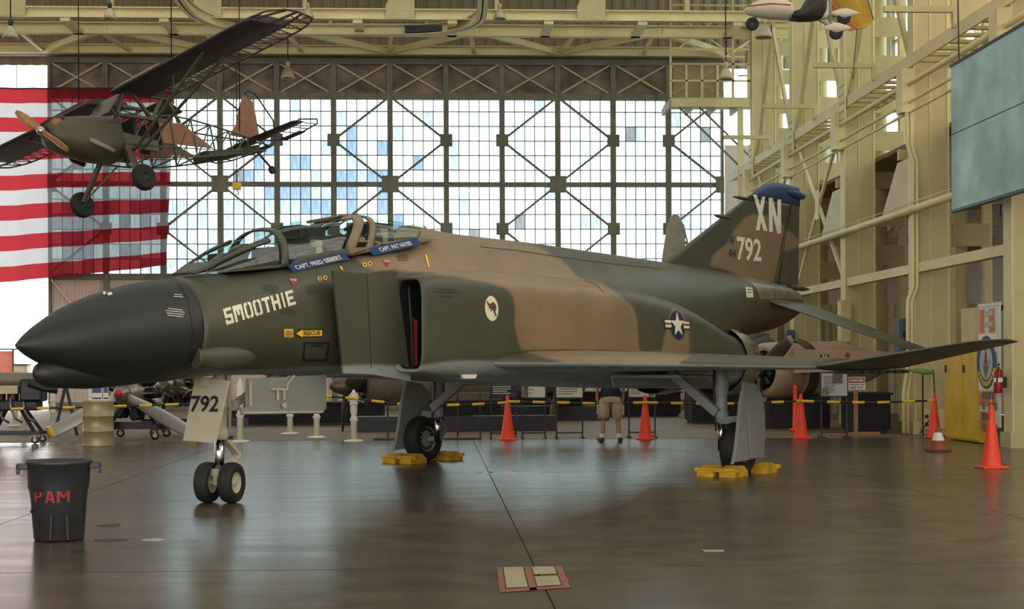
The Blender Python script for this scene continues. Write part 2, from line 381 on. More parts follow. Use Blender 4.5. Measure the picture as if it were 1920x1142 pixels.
# outer aisle wall: rendered low wall and high glazing
struct(MB().b6(XR, XR + .25, -13, 57, 0, 7.6).build('wall_right', mat('pale rendered wall', (226, 214, 204), .8, 0, .1, .5)), 'pale stained render wall of the side aisle', 'wall')
w = thing('window_1', 'tall side glazing in cream frames above the aisle wall', 'window', (XR, 0, 0), 0, None, 'structure')
for k in range(36):
    y = -14 + k * 2.0
    MB().b6(-.05, .12, y - .05, y + .05, 7.6, ZR).build('mullion', cream, w)
    MB().b6(.02, .03, y + .05, y + 1.95, 7.7, ZR - .1).build('pane', gl_white if k > 24 else bay_mat('side glass', (.86, .84, .78)) if 'side glass' not in MATS else MATS['side glass'], w)
for z in (7.65, 10.6, 13.5): MB().b6(-.04, .1, -14, 57, z - .05, z + .05).build('transom', cream, w)
struct(MB().b6(10.55, XR + .25, 56.3, 56.6, 0, 9.6).build('wall_end', MATS['pale rendered wall']), 'pale render end wall of the side aisle', 'wall')
# aisle: low roof structure, corrugated partition, ledge
struct(corr('wall_aisle', (11.6, 47.5, 0), (1, 0, 0), (0, 0, 1), 5.4, 3.4, mat('buff sheet', (190, 176, 140), .7, 0, .08), .22, .04, nrm=(0, -1, 0)), 'buff corrugated partition in the side aisle', 'wall')
mat('aisle soffit', (120, 104, 82), .7, 0, .25, 1)
for y in (30.3, 36.0, 41.7, 47.4):
    c = thing('aisle_truss', {30.3: 'cream aisle truss over the propeller-spinner aircraft nose', 36.0: 'cream aisle truss between the conduit column and its neighbour', 41.7: 'cream aisle truss behind the vertical tail fin', 47.4: 'cream aisle truss over the buff corrugated partition'}[y], 'truss', (10.9, y, 0), 0, None, 'structure')
    MB().b6(0, 6.1, 0, .18, 6.35, 6.6).build('top_chord', cream2, c); MB().b6(0, 6.1, 0, .18, 5.3, 5.5).build('bottom_chord', cream2, c)
    for i in range(4):
        MB().bar((i * 1.5, .09, 5.4), (i * 1.5 + .75, .09, 6.45), .1, .1).build('web', cream2, c); MB().bar((i * 1.5 + .75, .09, 6.45), (i * 1.5 + 1.5, .09, 5.4), .1, .1).build('web', cream2, c)
struct(MB().b6(11.2, XR, 26, 56, 6.7, 6.8).build('ceiling', MATS['aisle soffit']), 'brown low ceiling of the side aisle', 'ceiling')
# catwalk girder with rungs
g = thing('catwalk', 'ladder-like cream catwalk girder running along the columns', 'catwalk', (CX, 0, 0), 0, None, 'structure')
MB().b6(-.06, -.01, 26, 54.2, 8.0, 8.27).build('side_girder', cream, g); MB().b6(.8, .85, 26, 54.2, 8.0, 8.27).build('side_girder', cream, g)
for i in range(44): MB().b6(-.02, .82, 26.3 + i * .64, 26.45 + i * .64, 8.02, 8.08).build('rung', cream2, g)
for i, y in enumerate((30.2, 35.9, 41.6, 47.3)): MB().b6(-1.5, 0, y, y + .1, 8.5, 8.62).build('outrigger', cream2, g); MB().b6(-.12, 0, y, y + .1, 8.2, 8.5).build('outrigger_post', cream2, g)
for i, (z, r) in enumerate(((7.62, .06), (7.22, .036), (6.99, .028), (4.86, .085))):
    o = MB().tube([(CX - .1, 24, z), (CX - .1, 45 if z < 7 else 50, z)], r, 10).build('pipe', cream)
    struct(o, ['thick upper cream pipe through the junction boxes', 'middle cream pipe through the junction boxes', 'thin lowest cream pipe through the junction boxes', 'heavy cream pipe level with the fin lettering'][i], 'pipe')
struct(MB().tube([(CX - .1, 24, 5.02), (CX - .1, 43, 5.02)], .012, 6).build('cable', cream), 'thin cable strung above the heavy pipe', 'cable')
# cross bracing and low beams between columns
for i in range(1, 5):
    a, b = CYS[i] + .42, CYS[i + 1]; ym = (a + b) / 2
    nm = ['between the extinguisher board column and the conduit column', 'between the conduit column and its neighbour', 'behind the tail fin', 'nearest the glazed doors'][i - 1]
    bm_ = struct(MB().b6(CX + .05, CX + .25, a, b, 3.52, 3.72).build('beam', cream), 'low cream cross beam ' + nm, 'beam')
    if i >= 3:
        t = thing('cross_brace', 'light steel cross bracing ' + nm, 'brace', (CX + .1, 0, 0), 0, None, 'structure')
        MB().bar((0, a, 7.9), (0, ym, 5.9), .07, .1).build('upper_arm', cream, t); MB().bar((0, b, 7.9), (0, ym, 5.9), .07, .1).build('upper_arm', cream, t)
        MB().bar((0, ym, 5.9), (0, a, 3.7), .07, .1).build('lower_arm', cream, t); MB().bar((0, ym, 5.9), (0, b, 3.7), .07, .1).build('lower_arm', cream, t)
        MB().b6(-.06, -.02, ym - .18, ym + .18, 5.5, 6.3).build('gusset', cream, t)
    if i >= 2:
        t = thing('cross_brace', 'tall steel bracing above the catwalk ' + nm, 'brace', (CX + .1, 0, 0), 0, None, 'structure')
        MB().bar((0, a, 8.1), (0, ym, 12), .08, .16).build('arm', cream2, t); MB().bar((0, ym, 12), (0, b, 8.1), .08, .16).build('arm', cream2, t)
        MB().bar((0, ym, 12), (0, a, 16), .08, .16).build('arm', cream2, t); MB().bar((0, ym, 12), (0, b, 16), .08, .16).build('arm', cream2, t)
        MB().b6(-.22, -.18, b - .5, b + .1, 7.55, 8.75).build('perforated_gusset', cream, t)
        for r_ in range(5):
            for q_ in range(3): MB().b6(-.225, -.215, b - .42 + q_ * .17 + .02 * (r_ % 2), b - .36 + q_ * .17 + .02 * (r_ % 2), 7.68 + r_ * .21, 7.73 + r_ * .21).build('slot', MATS['darkmetal'], t)
# conduits on the conduit column
for i, dx in enumerate((-.16, -.07)):
    o = MB().tube([(CX + dx, CYS[2] - .06, 7.0), (CX + dx, CYS[2] - .06, 6.3), (CX + dx + .12, CYS[2] - .06, 5.9), (CX + dx + .12, CYS[2] - .06, 3.2), (CX + dx, CYS[2] - .06, 2.9), (CX + dx, CYS[2] - .06, 1.5), (CX + dx - .1, CYS[2] - .06, .9), (CX + dx - .1, CYS[2] - .06, .02)], .045, 8).build('conduit', cream)
    struct(o, ['outer cream conduit running down the column beside the yellow door', 'inner cream conduit running down the column beside the yellow door'][i], 'conduit')

# ------------------------------------------------------------------ roof steel at the door end
def girder(name, y, z0, z1, label, m=cream):
    t = thing(name, label, 'girder', (0, y, 0), 0, None, 'structure')
    MB().b6(XL, 12.5, -.03, .03, z0, z1).build('web', m, t); MB().b6(XL, 12.5, -.14, .14, z0, z0 + .04).build('flange', m, t); MB().b6(XL, 12.5, -.14, .14, z1 - .04, z1).build('flange', m, t)
    return t
g3 = girder('roof_girder', 55.2, 12.62, 12.94, 'cream lattice chord just above the door head beam')
g2 = girder('roof_girder', 51.0, 12.40, 12.78, 'cream crane rail girder under the roof')
g1 = girder('roof_girder', 49.2, 12.52, 12.86, 'cream truss bottom chord with riveted gusset plates')
for k in range(-3, 5):
    xn = 4.38 + 6.07 * k - .0; xm = xn + 3.03
    if xn < XL + 1: continue
    for a, b in ((xn, xm), (xm, xn + 6.07)):
        p, q = ((a, 0, 12.72), (b, -4.2, 12.6)) if a == xn else ((a, -4.2, 12.6), (b, 0, 12.72))
        if max(a, b) < 11.5: MB().bar(p, q, .2, .2).build('plan_brace', cream, g3)
    for xx, lean in ((xn, .35), (xm, -.35)):
        if xx < 11: MB().bar((xx, -.1, 12.7), (xx + lean * .6, -3.9, 12.55), .14, .1).build('strut', cream, g3)
    # gusset and rising diagonals on the truss
    x1 = xn + .6
    if x1 < 12:
        MB().prism([(x1 - .5, -.16, 12.55), (x1 + .4, -.16, 12.55), (x1 + .4, -.16, 13.9), (x1 + .0, -.16, 13.9), (x1 - .5, -.16, 12.98)], (0, .03, 0)).build('gusset_plate', cream2, g1)
        rv = MB()
        for r_ in range(2):
            for q_ in range(8): rv.b6(x1 - .45 + q_ * .13 - .015, x1 - .45 + q_ * .13 + .015, -.175, -.16, 12.62 + r_ * .16, 12.65 + r_ * .16)
        rv.build('rivets', cream, g1)
        MB().bar((x1, 0, 12.8), (x1 + 1.6, 0, ZR), .2, .16).build('diagonal', cream2, g1); MB().bar((x1 + 3.03, 0, 12.8), (x1 + 3.03, 0, ZR), .16, .2).build('vertical', cream2, g1)
        MB().bar((x1, 0, 12.8), (x1 - 1.6, 0, ZR), .2, .16).build('diagonal', cream2, g1)
        for dx in (-1.4, 1.6): MB().b6(x1 + dx - .15, x1 + dx + .15, -.1, 1.9, 12.4, 12.52).build('hanger', cream, g1)
for y in (43.5, 37.8, 32.0, 26.3, 20, 14): girder('roof_girder', y, 12.62, 12.94, {43.5: 'cream roof girder over the fighter tail', 37.8: 'cream roof girder over the hanging plane', 32.0: 'cream roof girder above the barrier line', 26.3: 'cream roof girder above the fighter cockpit', 20: 'cream roof girder above the nose wheel', 14: 'cream roof girder above the trash can'}[y])
# curved monorail track
t = thing('monorail_track', 'curved cream hoist monorail looping below the roof girders', 'monorail', (0, 0, 0), 0, None, 'structure')
px = [(322, -40), (335, 0), (365, 33), (405, 50), (460, 60), (520, 65), (620, 66), (720, 66), (800, 65), (860, 58), (893, 45), (904, 25), (906, -40)]
P = [ground(u, v, 12.3) for u, v in px]
fine = []
for i in range(len(P) - 1):
    p0, p1, p2, p3 = P[max(i - 1, 0)], P[i], P[i + 1], P[min(i + 2, len(P) - 1)]
    for s in range(5):
        q_ = s / 5; fine.append(.5 * ((2 * p1) + (p2 - p0) * q_ + (2 * p0 - 5 * p1 + 4 * p2 - p3) * q_**2 + (3 * p1 - p0 - 3 * p2 + p3) * q_**3))
fine.append(P[-1])
def sweep(rect, nm, m):
    rings = []
    for i, p in enumerate(fine):
        tt = (fine[min(i + 1, len(fine) - 1)] - fine[max(i - 1, 0)]); tt.z = 0; tt.normalize(); nn = Vector((-tt.y, tt.x, 0))
        rings.append([p + nn * a + Vector((0, 0, b)) for a, b in rect])
    MB().loft(rings, True, True, False).build(nm, m, t)
sweep([(-.02, 0), (.02, 0), (.02, .3), (-.02, .3)], 'web', cream); sweep([(-.16, 0), (.16, 0), (.16, .03), (-.16, .03)], 'lower_flange', cream); sweep([(-.12, .3), (.12, .3), (.12, .33), (-.12, .33)], 'upper_flange', cream)
for i in (8, 20, 30, 40, 52): MB().b6(fine[i].x - .05, fine[i].x + .05, fine[i].y - .05, fine[i].y + .05, 12.6, 12.9).build('hanger', cream, t)
MB().b6(fine[40].x - .7, fine[40].x + .5, fine[40].y - .25, fine[40].y + .25, 12.35, 12.55).build('hoist_trolley', MATS['darkmetal'], t)

# ------------------------------------------------------------------ platform cage at the end of the doors
t = thing('access_platform', 'cream railed access platform cage in the corner by the doors', 'platform', (0, 53.2, 0), 0, None, 'structure')
xa, xb = atY(1250, 200, 53.2).x, atY(1422, 200, 53.2).x
za = atY(1300, 192, 53.2).z
mesh_m = bpy.data.materials.new('wire mesh'); mesh_m.use_nodes = True
N_ = mesh_m.node_tree.nodes; N_.remove(N_['Principled BSDF']); a_ = N_.new('ShaderNodeBsdfTransparent'); b_ = N_.new('ShaderNodeBsdfDiffuse'); b_.inputs['Color'].default_value = srgb((176, 158, 118)) + (1,); m_ = N_.new('ShaderNodeMixShader'); m_.inputs[0].default_value = .42
ck = N_.new('ShaderNodeTexNoise'); ck.inputs['Scale'].default_value = 2
mesh_m.node_tree.links.new(a_.outputs[0], m_.inputs[1]); mesh_m.node_tree.links.new(b_.outputs[0], m_.inputs[2]); mesh_m.node_tree.links.new(m_.outputs[0], N_['Material Output'].inputs[0])
MB().b6(xa, xb, -1.0, .9, za - .1, za).build('deck', cream2, t); MB().b6(xa, xb, -1.02, -.95, za - .32, za - .05).build('fascia', cream, t)
for i in range(5): MB().b6(lerp(xa, xb, i / 4) - .05, lerp(xa, xb, i / 4) + .05, -.9, .9, za - .32, za - .1).build('joist', cream2, t)
zr_ = atY(1300, 130, 53.2).z
for i in range(7): x = lerp(xa, xb, i / 6); MB().b6(x - .04, x + .04, -.98, -.9, za, zr_ if i not in (0, 4) else 15.5).build('rail_post', cream, t)
for z in (zr_, (za + zr_) / 2): MB().b6(xa, xb, -.98, -.92, z - .03, z + .03).build('rail', cream, t)
MB().b6(xa + .1, lerp(xa, xb, .62), -.945, -.94, za + .02, zr_).build('mesh_panel', mesh_m, t)
for i in range(4): z = zr_ + .5 + i * .75; MB().b6(xa, xb, -.97, -.92, z - .03, z + .03).build('rail', cream, t)
MB().bar((xa, -.9, 12.1), (lerp(xa, xb, .6), -.9, 13.6), .06).build('cage_brace', cream, t); MB().bar((lerp(xa, xb, .1), -.9, 13.4), (lerp(xa, xb, .7), -.9, 12.0), .06).build('cage_brace', cream, t)
MB().b6(lerp(xa, xb, .83), xb, -.9, -.4, atY(1400, 128, 53).z, atY(1400, 101, 53).z).build('control_box', cream2, t)
MB().bar((xa + .3, -.8, za - .3), (xb + .3, -.8, za - 3.4), .06).build('stair_rail', greysteel, t); MB().bar((xa + 1.0, -.8, za - .3), (xb + .9, -.8, za - 3.3), .06).build('stair_rail', greysteel, t)
MB().b6(lerp(xa, xb, .72), lerp(xa, xb, .78), -.9, -.8, 0, za).build('support_post', cream, t)
for i in range(9): MB().b6(lerp(xa, xb, .8), lerp(xa, xb, .95), .3, .34, 11.6 + i * .35, 11.66 + i * .35).build('ladder_rung', cream2, t)

# ------------------------------------------------------------------ teal projection screen on the colonnade
o = thing('projection_screen', 'large mottled teal panel hung on the columns', 'screen', (9.9, 0, 0))
mat('teal canvas', (160, 188, 184), .75, 0, .32, .9)
MB().b6(-.05, .05, 21, 29.2, 5.92, 7.22).build('upper_sheet', MATS['teal canvas'], o); MB().b6(-.05, .05, 21, 29.2, 4.47, 5.90).build('lower_sheet', MATS['teal canvas'], o)
MB().b6(-.06, .06, 20.98, 29.24, 7.2, 7.26).build('top_batten', MATS['darkmetal'], o); MB().b6(-.06, .06, 20.98, 29.24, 4.42, 4.47).build('bottom_batten', MATS['darkmetal'], o)
MB().bar((.0, 28.9, 7.22), (-.1, 28.9, 16.5), .02).build('suspension_cable', MATS['black'], o)
for y in (23, 26): MB().b6(0, .45, y, y + .1, 7.0, 7.1).build('bracket', cream2, o)
# ------------------------------------------------------------------ the camouflaged jet fighter
YAW = math.radians(51.9); XN = 2.70
AFT = Vector((math.cos(YAW), math.sin(YAW), 0)); PORT = Vector((math.sin(YAW), -math.cos(YAW), 0))
O_ = ground(412, 942.5) - AFT * XN
jet = thing('jet_fighter', 'camouflaged twin-engine jet fighter with black nose and wheel chocks', 'aircraft', O_, YAW)
def A(x, y, z): return Vector((x, -y, z))                      # aircraft axes: x aft, y port, z up -> local
def WA(x, y, z): return O_ + AFT * x + PORT * y + Vector((0, 0, z))
def inv(u, v, y=0.0):
    q = plane(u, v, PORT, PORT.dot(O_) + y) - O_; return q.dot(AFT), q.z
def invx(u, v, x):
    q = plane(u, v, AFT, AFT.dot(O_) + x) - O_; return q.dot(PORT), q.z

TAN = [[(640, 380), (900, 430), (1003, 459), (1048, 485), (1073, 506), (1080, 522), (1129, 530), (1160, 552), (1188, 576), (1196, 608), (1197, 660), (1240, 658), (1248, 626), (1254, 595), (1262, 575), (1280, 589), (1292, 619), (1293, 664), (1305, 668), (1277, 684), (1277, 705), (1031, 705), (1031, 680), (1020, 664), (1000, 656), (978, 657), (971, 639), (964, 604), (966, 576), (962, 555), (950, 541), (915, 530), (859, 520), (824, 516), (812, 511), (780, 510), (745, 507), (700, 508), (683, 500), (672, 488), (655, 478), (648, 450), (640, 405)],
       [(1330, 499), (1339, 475), (1361, 459), (1377, 431), (1395, 408), (1413, 401), (1440, 404), (1464, 418), (1480, 433), (1500, 452), (1500, 466), (1476, 467), (1464, 479), (1458, 531), (1407, 529), (1385, 516), (1360, 505)]]
BEL = [(250, 718), (300, 714), (345, 712), (400, 699), (480, 693), (560, 690), (640, 686), (700, 684), (770, 688), (800, 684), (830, 679), (870, 676), (925, 677), (1000, 690), (1400, 700), (1440, 740), (1600, 800)]
TP = [np.array(p, float) for p in TAN]
def sdf(u, v):
    best = -1e9
    for P_ in TP:
        Q = np.roll(P_, -1, 0); d = Q - P_; w = np.array([u, v]) - P_
        t = np.clip((w * d).sum(1) / (d * d).sum(1), 0, 1); dist = np.sqrt(((w - d * t[:, None])**2).sum(1)).min()
        c = ((P_[:, 1] > v) != (Q[:, 1] > v)); xi = P_[:, 0] + (v - P_[:, 1]) / np.where(d[:, 1] == 0, 1e-9, d[:, 1]) * d[:, 0]
        best = max(best, dist if (np.sum(c & (u < xi)) % 2) else -dist)
    return best
def paint(o, mode='side'):
    me = o.data; n = len(me.vertices); t = np.zeros(n); b = np.full(n, -40.0)
    for i, vv in enumerate(me.vertices):
        x, y, z = vv.co.x, -vv.co.y, vv.co.z
        u, v = project(WA(x, abs(y), z)); t[i] = sdf(u, v)
        if mode == 'side': b[i] = v - np.interp(u, [p[0] for p in BEL], [p[1] for p in BEL])
        elif mode == 'wing': b[i] = 30 if vv.normal.z < -.25 else (-30 if vv.normal.z > .05 else 4)
    for nm, arr in (('tan', t), ('belly', b)):
        at = me.attributes.new(nm, 'FLOAT', 'POINT'); at.data.foreach_set('value', arr.astype(np.float32))
    return o
def camo_mat():
    m = bpy.data.materials.new('camouflage paint'); m.use_nodes = True; N = m.node_tree.nodes; L = m.node_tree.links; b = N['Principled BSDF']
    def at(nm, w):
        a = N.new('ShaderNodeAttribute'); a.attribute_name = nm; r = N.new('ShaderNodeMapRange'); r.interpolation_type = 'SMOOTHSTEP'
        r.inputs['From Min'].default_value = -w; r.inputs['From Max'].default_value = w; L.new(a.outputs['Fac'], r.inputs['Value']); return r.outputs['Result']
    tc = N.new('ShaderNodeTexCoord'); nz = N.new('ShaderNodeTexNoise'); nz.inputs['Scale'].default_value = 1.6; nz.inputs['Detail'].default_value = 6; L.new(tc.outputs['Object'], nz.inputs['Vector'])
    vr = N.new('ShaderNodeMapRange'); vr.inputs['From Min'].default_value = .3; vr.inputs['From Max'].default_value = .7; vr.inputs['To Min'].default_value = .86; vr.inputs['To Max'].default_value = 1.12; L.new(nz.outputs['Fac'], vr.inputs['Value'])
    def mix(f, a, c):
        x = N.new('ShaderNodeMix'); x.data_type = 'RGBA'; L.new(f, x.inputs['Factor'])
        for k, s in (('A', a), ('B', c)):
            if isinstance(s, tuple): x.inputs[k].default_value = s + (1,)
            else: L.new(s, x.inputs[k])
        return x.outputs['Result']
    c1 = mix(at('tan', 4), srgb((66, 66, 48)), srgb((128, 105, 79)))
    c2 = mix(at('belly', 5), c1, srgb((130, 134, 126)))
    mu = N.new('ShaderNodeMix'); mu.data_type = 'RGBA'; mu.blend_type = 'MULTIPLY'; mu.inputs['Factor'].default_value = 1; L.new(c2, mu.inputs['A']); L.new(vr.outputs['Result'], mu.inputs['B'])
    L.new(mu.outputs['Result'], b.inputs['Base Color']); b.inputs['Roughness'].default_value = .42; b.inputs['Specular IOR Level'].default_value = .45
    return m
CAMO = camo_mat()
mat('radome black', (28, 28, 27), .5, 0, .12, 2); mat('blue tip', (30, 52, 92), .5, 0, .1); mat('bare metal', (150, 142, 126), .38, .75, .22, 2.5)
mat('burnt metal', (96, 82, 66), .45, .7, .3, 3); mat('intake dark', (20, 21, 22), .7); mat('cockpit dark', (48, 48, 44), .7, 0, .3, 6); mat('intake red', (120, 16, 18), .6)

# fuselage -----------------------------------------------------------
FX = [1.96, 2.3, 2.7, 3.3, 4.3, 5.0, 5.62, 6.0, 7.0, 8.5, 10.5, 12.0, 13.2, 14.0, 15.0, 15.9, 16.7, 17.3, 17.58, 17.68]
fz_t = pchip(FX, [2.465, 2.51, 2.55, 2.64, 2.82, 2.93, 3.06, 3.335, 3.285, 3.28, 3.245, 3.215, 3.185, 3.16, 3.12, 3.075, 3.02, 2.95, 2.88, 2.78])
fz_b = pchip(FX, [1.368, 1.395, 1.42, 1.42, 1.405, 1.40, 1.385, 1.375, 1.335, 1.26, 1.19, 1.2, 1.48, 1.80, 2.0, 2.09, 2.2, 2.37, 2.47, 2.56])
f_w = pchip(FX, [.55, .585, .62, .645, .66, .66, .68, .72, .86, 1.02, 1.06, 1.02, .88, .74, .58, .46, .37, .28, .22, .13])
f_m = pchip(FX, [1.915, 1.93, 1.95, 1.98, 2.0, 2.0, 2.0, 2.02, 2.1, 2.15, 2.15, 2.2, 2.3, 2.45, 2.55, 2.6, 2.64, 2.66, 2.67, 2.67])
f_nt = pchip(FX, [2, 2.1, 3.0, 4.0, 4.2, 4.0, 2.6, 1.9, 1.75, 1.7, 1.7, 1.75, 1.8, 1.9, 2.0, 2.1, 2.3, 2.5, 2.5, 2.3])
f_nb = pchip(FX, [2, 2.1, 2.2, 2.4, 2.6, 2.8, 3, 3, 3, 3, 3, 2.8, 2.4, 2.1, 2, 2, 2, 2.1, 2.1, 2.1])
def fsec(x, n=64, grow=0):
    r = []; zt, zb, w, zm, nt, nb = fz_t(x), fz_b(x), f_w(x), f_m(x), f_nt(x), f_nb(x)
    for k in range(n):
        a = 2 * PI * k / n; c, s = math.cos(a), math.sin(a); e = nt if c >= 0 else nb
        r.append(A(x, (w + grow) * sgnpow(s, 2 / e), zm + ((zt - zm + grow) if c >= 0 else (zm - zb + grow)) * sgnpow(c, 2 / e)))
    return r
xs_ = [1.96 + (17.68 - 1.96) * i / 150 for i in range(151)]
fus = MB().loft([fsec(x) for x in xs_]).build('fuselage', CAMO, jet); paint(fus)
# radome
rz = lambda x: 1.727 + .0955 * x
rr = pchip([0, .02, .12, .3, .55, .85, 1.15, 1.45, 1.75, 1.96], [.012, .03, .105, .205, .318, .413, .477, .521, .545, .55])
rad = MB()
rings = [[A(x, rr(x) * math.sin(2 * PI * k / 64), rz(x) + rr(x) * math.cos(2 * PI * k / 64)) for k in range(64)] for x in [0, .01, .02, .05, .08] + [.12 + 1.84 * i / 44 for i in range(45)]]
rad.loft(rings); radome = rad.build('radome', MATS['radome black'], jet)
# chin fairing
cf = MB(); rings = []
for i in range(31):
    t_ = i / 30; x = lerp(.2, 1.98, t_); r = .15 * math.sqrt(max(0, 1 - (1 - min(t_ / .16, 1))**2)) if t_ < .16 else lerp(.15, .18, min(1, (t_ - .16) / .5))
    zc = 1.455 if t_ < .35 else lerp(1.455, 1.58, ((t_ - .35) / .65)**1.3)
    rings.append([A(x, max(r, .004) * math.sin(2 * PI * k / 32), zc + max(r, .004) * 1.0 * math.cos(2 * PI * k / 32)) for k in range(32)])
cf.loft(rings).build('chin_fairing', MATS['radome black'], jet)
MB().tube([A(.12, 0, 1.665), A(.2, 0, 1.645), A(.34, 0, 1.615)], [.015, .03, .012], 10).build('nose_probe', MATS['burnt metal'], jet)
# blister low on the nose side
bl = MB(); rings = []
for i in range(13):
    t_ = i / 12; x = lerp(1.9, 2.75, t_); k_ = math.sin(PI * min(1, .12 + t_ * .88))**.6 if t_ < 1 else .02
    if i == 0: k_ = .85
    rings.append([A(x, f_w(x) * .86 + .09 * k_ * math.sin(2 * PI * q_ / 16), lerp(1.61, 1.62, t_) + .14 * k_ * math.cos(2 * PI * q_ / 16)) for q_ in range(16)])
for s_ in (1, -1):
    paint(MB().loft([[Vector((p.x, p.y * s_, p.z)) for p in r] for r in rings]).build('nose_blister', CAMO, jet))

# intakes and engine trunks ------------------------------------------
NX = [4.62, 5.0, 5.6, 7.0, 8.5, 10.0, 11.2, 12.2, 13.0, 13.45]
n_o = pchip(NX, [1.375, 1.40, 1.43, 1.46, 1.46, 1.44, 1.39, 1.31, 1.2, 1.13])
n_i = pchip(NX, [.93, .72, .45, .2, .1, .1, .1, .1, .1, .1])
n_t = pchip(NX, [2.555, 2.63, 2.68, 2.72, 2.71, 2.62, 2.48, 2.27, 2.1, 2.04])
n_b = pchip(NX, [1.445, 1.40, 1.37, 1.325, 1.25, 1.20, 1.165, 1.145, 1.13, 1.125])
n_e = pchip(NX, [5.5, 5, 4.4, 3.6, 3.2, 3.0, 2.7, 2.4, 2.1, 2.0])
def nsec(x, n=56, k_=1.0, dx=0):
    yo, yi, zt, zb, e = n_o(x), n_i(x), n_t(x), n_b(x), n_e(x); yc, zc, a, b = (yo + yi) / 2, (zt + zb) / 2, (yo - yi) / 2 * k_, (zt - zb) / 2 * k_
    if k_ != 1: a, b = (yo - yi) / 2 - (1 - k_), (zt - zb) / 2 - (1 - k_)
    return [A(x + dx, yc + a * sgnpow(math.sin(2 * PI * q_ / n), 2 / e), zc + b * sgnpow(math.cos(2 * PI * q_ / n), 2 / e)) for q_ in range(n)]
nxs = [4.62 + (13.45 - 4.62) * (i / 90) for i in range(91)]
mirror = lambda r: [Vector((p.x, -p.y, p.z)) for p in r]
for s_ in (1, -1):
    fn = (lambda r: r) if s_ > 0 else mirror
    mb = MB().loft([fn(nsec(4.62, k_=.965, dx=.05)), fn(nsec(4.62, k_=.98, dx=-.012))] + [fn(nsec(x)) for x in nxs], True, False)
    paint(mb.build('engine_trunk', CAMO, jet))
    MB().loft([fn(nsec(4.62, k_=.965, dx=.05)), fn(nsec(4.62, k_=.94, dx=1.2))], True, False).build('intake_duct', MATS['intake dark'], jet)
    c_ = nsec(4.62, k_=.94, dx=.55); MB().add(fn(c_), [tuple(range(len(c_)))]).build('intake_cover', MATS['intake dark'], jet, recalc=False)
    MB().tube([A(4.78, s_ * 1.03, 2.46), A(4.87, s_ * 1.03, 1.5)], .015, 8).build('ramp_edge', MATS['cockpit dark'], jet)
    MB().prism([A(4.88, s_ * .98, 2.12), A(4.88, s_ * 1.07, 2.05), A(4.88, s_ * 1.07, 1.52), A(4.88, s_ * .93, 1.52)], (.02, 0, 0)).build('intake_blank', MATS['intake red'], jet)
    # splitter plate in two leaves
    def leaf(p, nm):
        P_ = [A(x, s_ * y, z) for x, y, z in p]; mb = MB(); rows = []
        for i in range(9):
            rows.append([P_[0].lerp(P_[1], j / 6).lerp(P_[3].lerp(P_[2], j / 6), i / 8) for j in range(7)])
        o = mb.grid(rows, False).build(nm, CAMO, jet, recalc=False); paint(o); md = o.modifiers.new('s', 'SOLIDIFY'); md.thickness = .03; md.offset = 0; return o
    g3_ = lambda u, v, y: (inv(u, v, y)[0], y, inv(u, v, y)[1])
    leaf([g3_(622, 508, .80), g3_(688, 513, .88), g3_(697, 702, .88), g3_(643, 700, .80)], 'splitter_plate')
    leaf([g3_(688, 513, .88), g3_(742, 503, 1.0), g3_(769, 715, 1.0), g3_(697, 702, .88)], 'variable_ramp')
    for z in (2.3, 1.7): MB().box(A(4.3, s_ * .70, z), (.7, .14, .05)).build('splitter_strut', MATS['intake dark'], jet)
    # nozzle
    noz = MB(); noz.lathe([(.56, -.1), (.555, .25), (.52, .5), (.50, .52), (.47, .5), (.45, .1), (.40, -.2)], A(13.42, s_ * .615, 1.585), (1, 0, -.06), 40, False); noz.build('nozzle', MATS['bare metal'], jet)
    seam = MB()
    for k in range(24):
        a = 2 * PI * k / 24; seam.bar(A(13.6, s_ * .615 + .562 * math.sin(a), 1.575 + .562 * math.cos(a)), A(13.92, s_ * .615 + .525 * math.sin(a), 1.555 + .525 * math.cos(a)), .012, .012)
    seam.build('petal_seams', MATS['burnt metal'], jet)
    MB().lathe([(.44, 0), (.001, .01)], A(13.5, s_ * .615, 1.58), (1, 0, 0), 24).build('exhaust_face', MATS['intake dark'], jet)
# heat shield under the tail boom and bare metal tail side
mb = MB(); rows = []
for i in range(25):
    x = lerp(15.0, 17.6, i / 24); sec = fsec(x, 64, .006); k0 = int(lerp(9, 7, i / 24)); rows.append([sec[k] for k in range(8, 15)])
MB().grid(rows).build('tail_heat_panel', MATS['bare metal'], jet, recalc=False); MB().grid([mirror(r) for r in rows]).build('tail_heat_panel', MATS['bare metal'], jet, recalc=False)
rows = [[fsec(lerp(14.3, 17.3, i / 20), 64, .005)[k] for k in range(20, 45)] for i in range(21)]
MB().grid(rows).build('tail_under_panel', MATS['burnt metal'], jet, recalc=False)
MB().prism([A(13.2, .06, 1.55), A(13.2, -.06, 1.55), A(16.5, -.03, 2.1), A(16.5, .03, 2.1)], (0, 0, -.09)).build('arrestor_hook', MATS['gunship grey'], jet)

# wings ---------------------------------------------------------------
def foil(n=22):
    up = []
    for i in range(n + 1):
        t_ = .5 * (1 - math.cos(PI * i / n)); up.append((t_, 5 * (.2969 * math.sqrt(t_) - .126 * t_ - .3516 * t_**2 + .2843 * t_**3 - .1036 * t_**4)))
    return up
FO = foil()
def wsec(xl, xt, y, zl, zt_, th, droop=0.0):
    c = xt - xl; pts = []
    for t_, h in FO[::-1]: pts.append(A(xl + c * t_, y, lerp(zl, zt_, t_) + h * th * c + .18 * droop * math.sin(PI * t_)))
    for t_, h in FO[1:-1]: pts.append(A(xl + c * t_, y, lerp(zl, zt_, t_) - h * th * c * .85 + .18 * droop * math.sin(PI * t_)))
    return pts
LEx = lambda y: 5.95 + (y - 1.4) * 1.25
TEx = lambda y: 11.35 + y * .24
WL = pchip([0, 1.4, 4.2], [1.565, 1.555, 1.485])
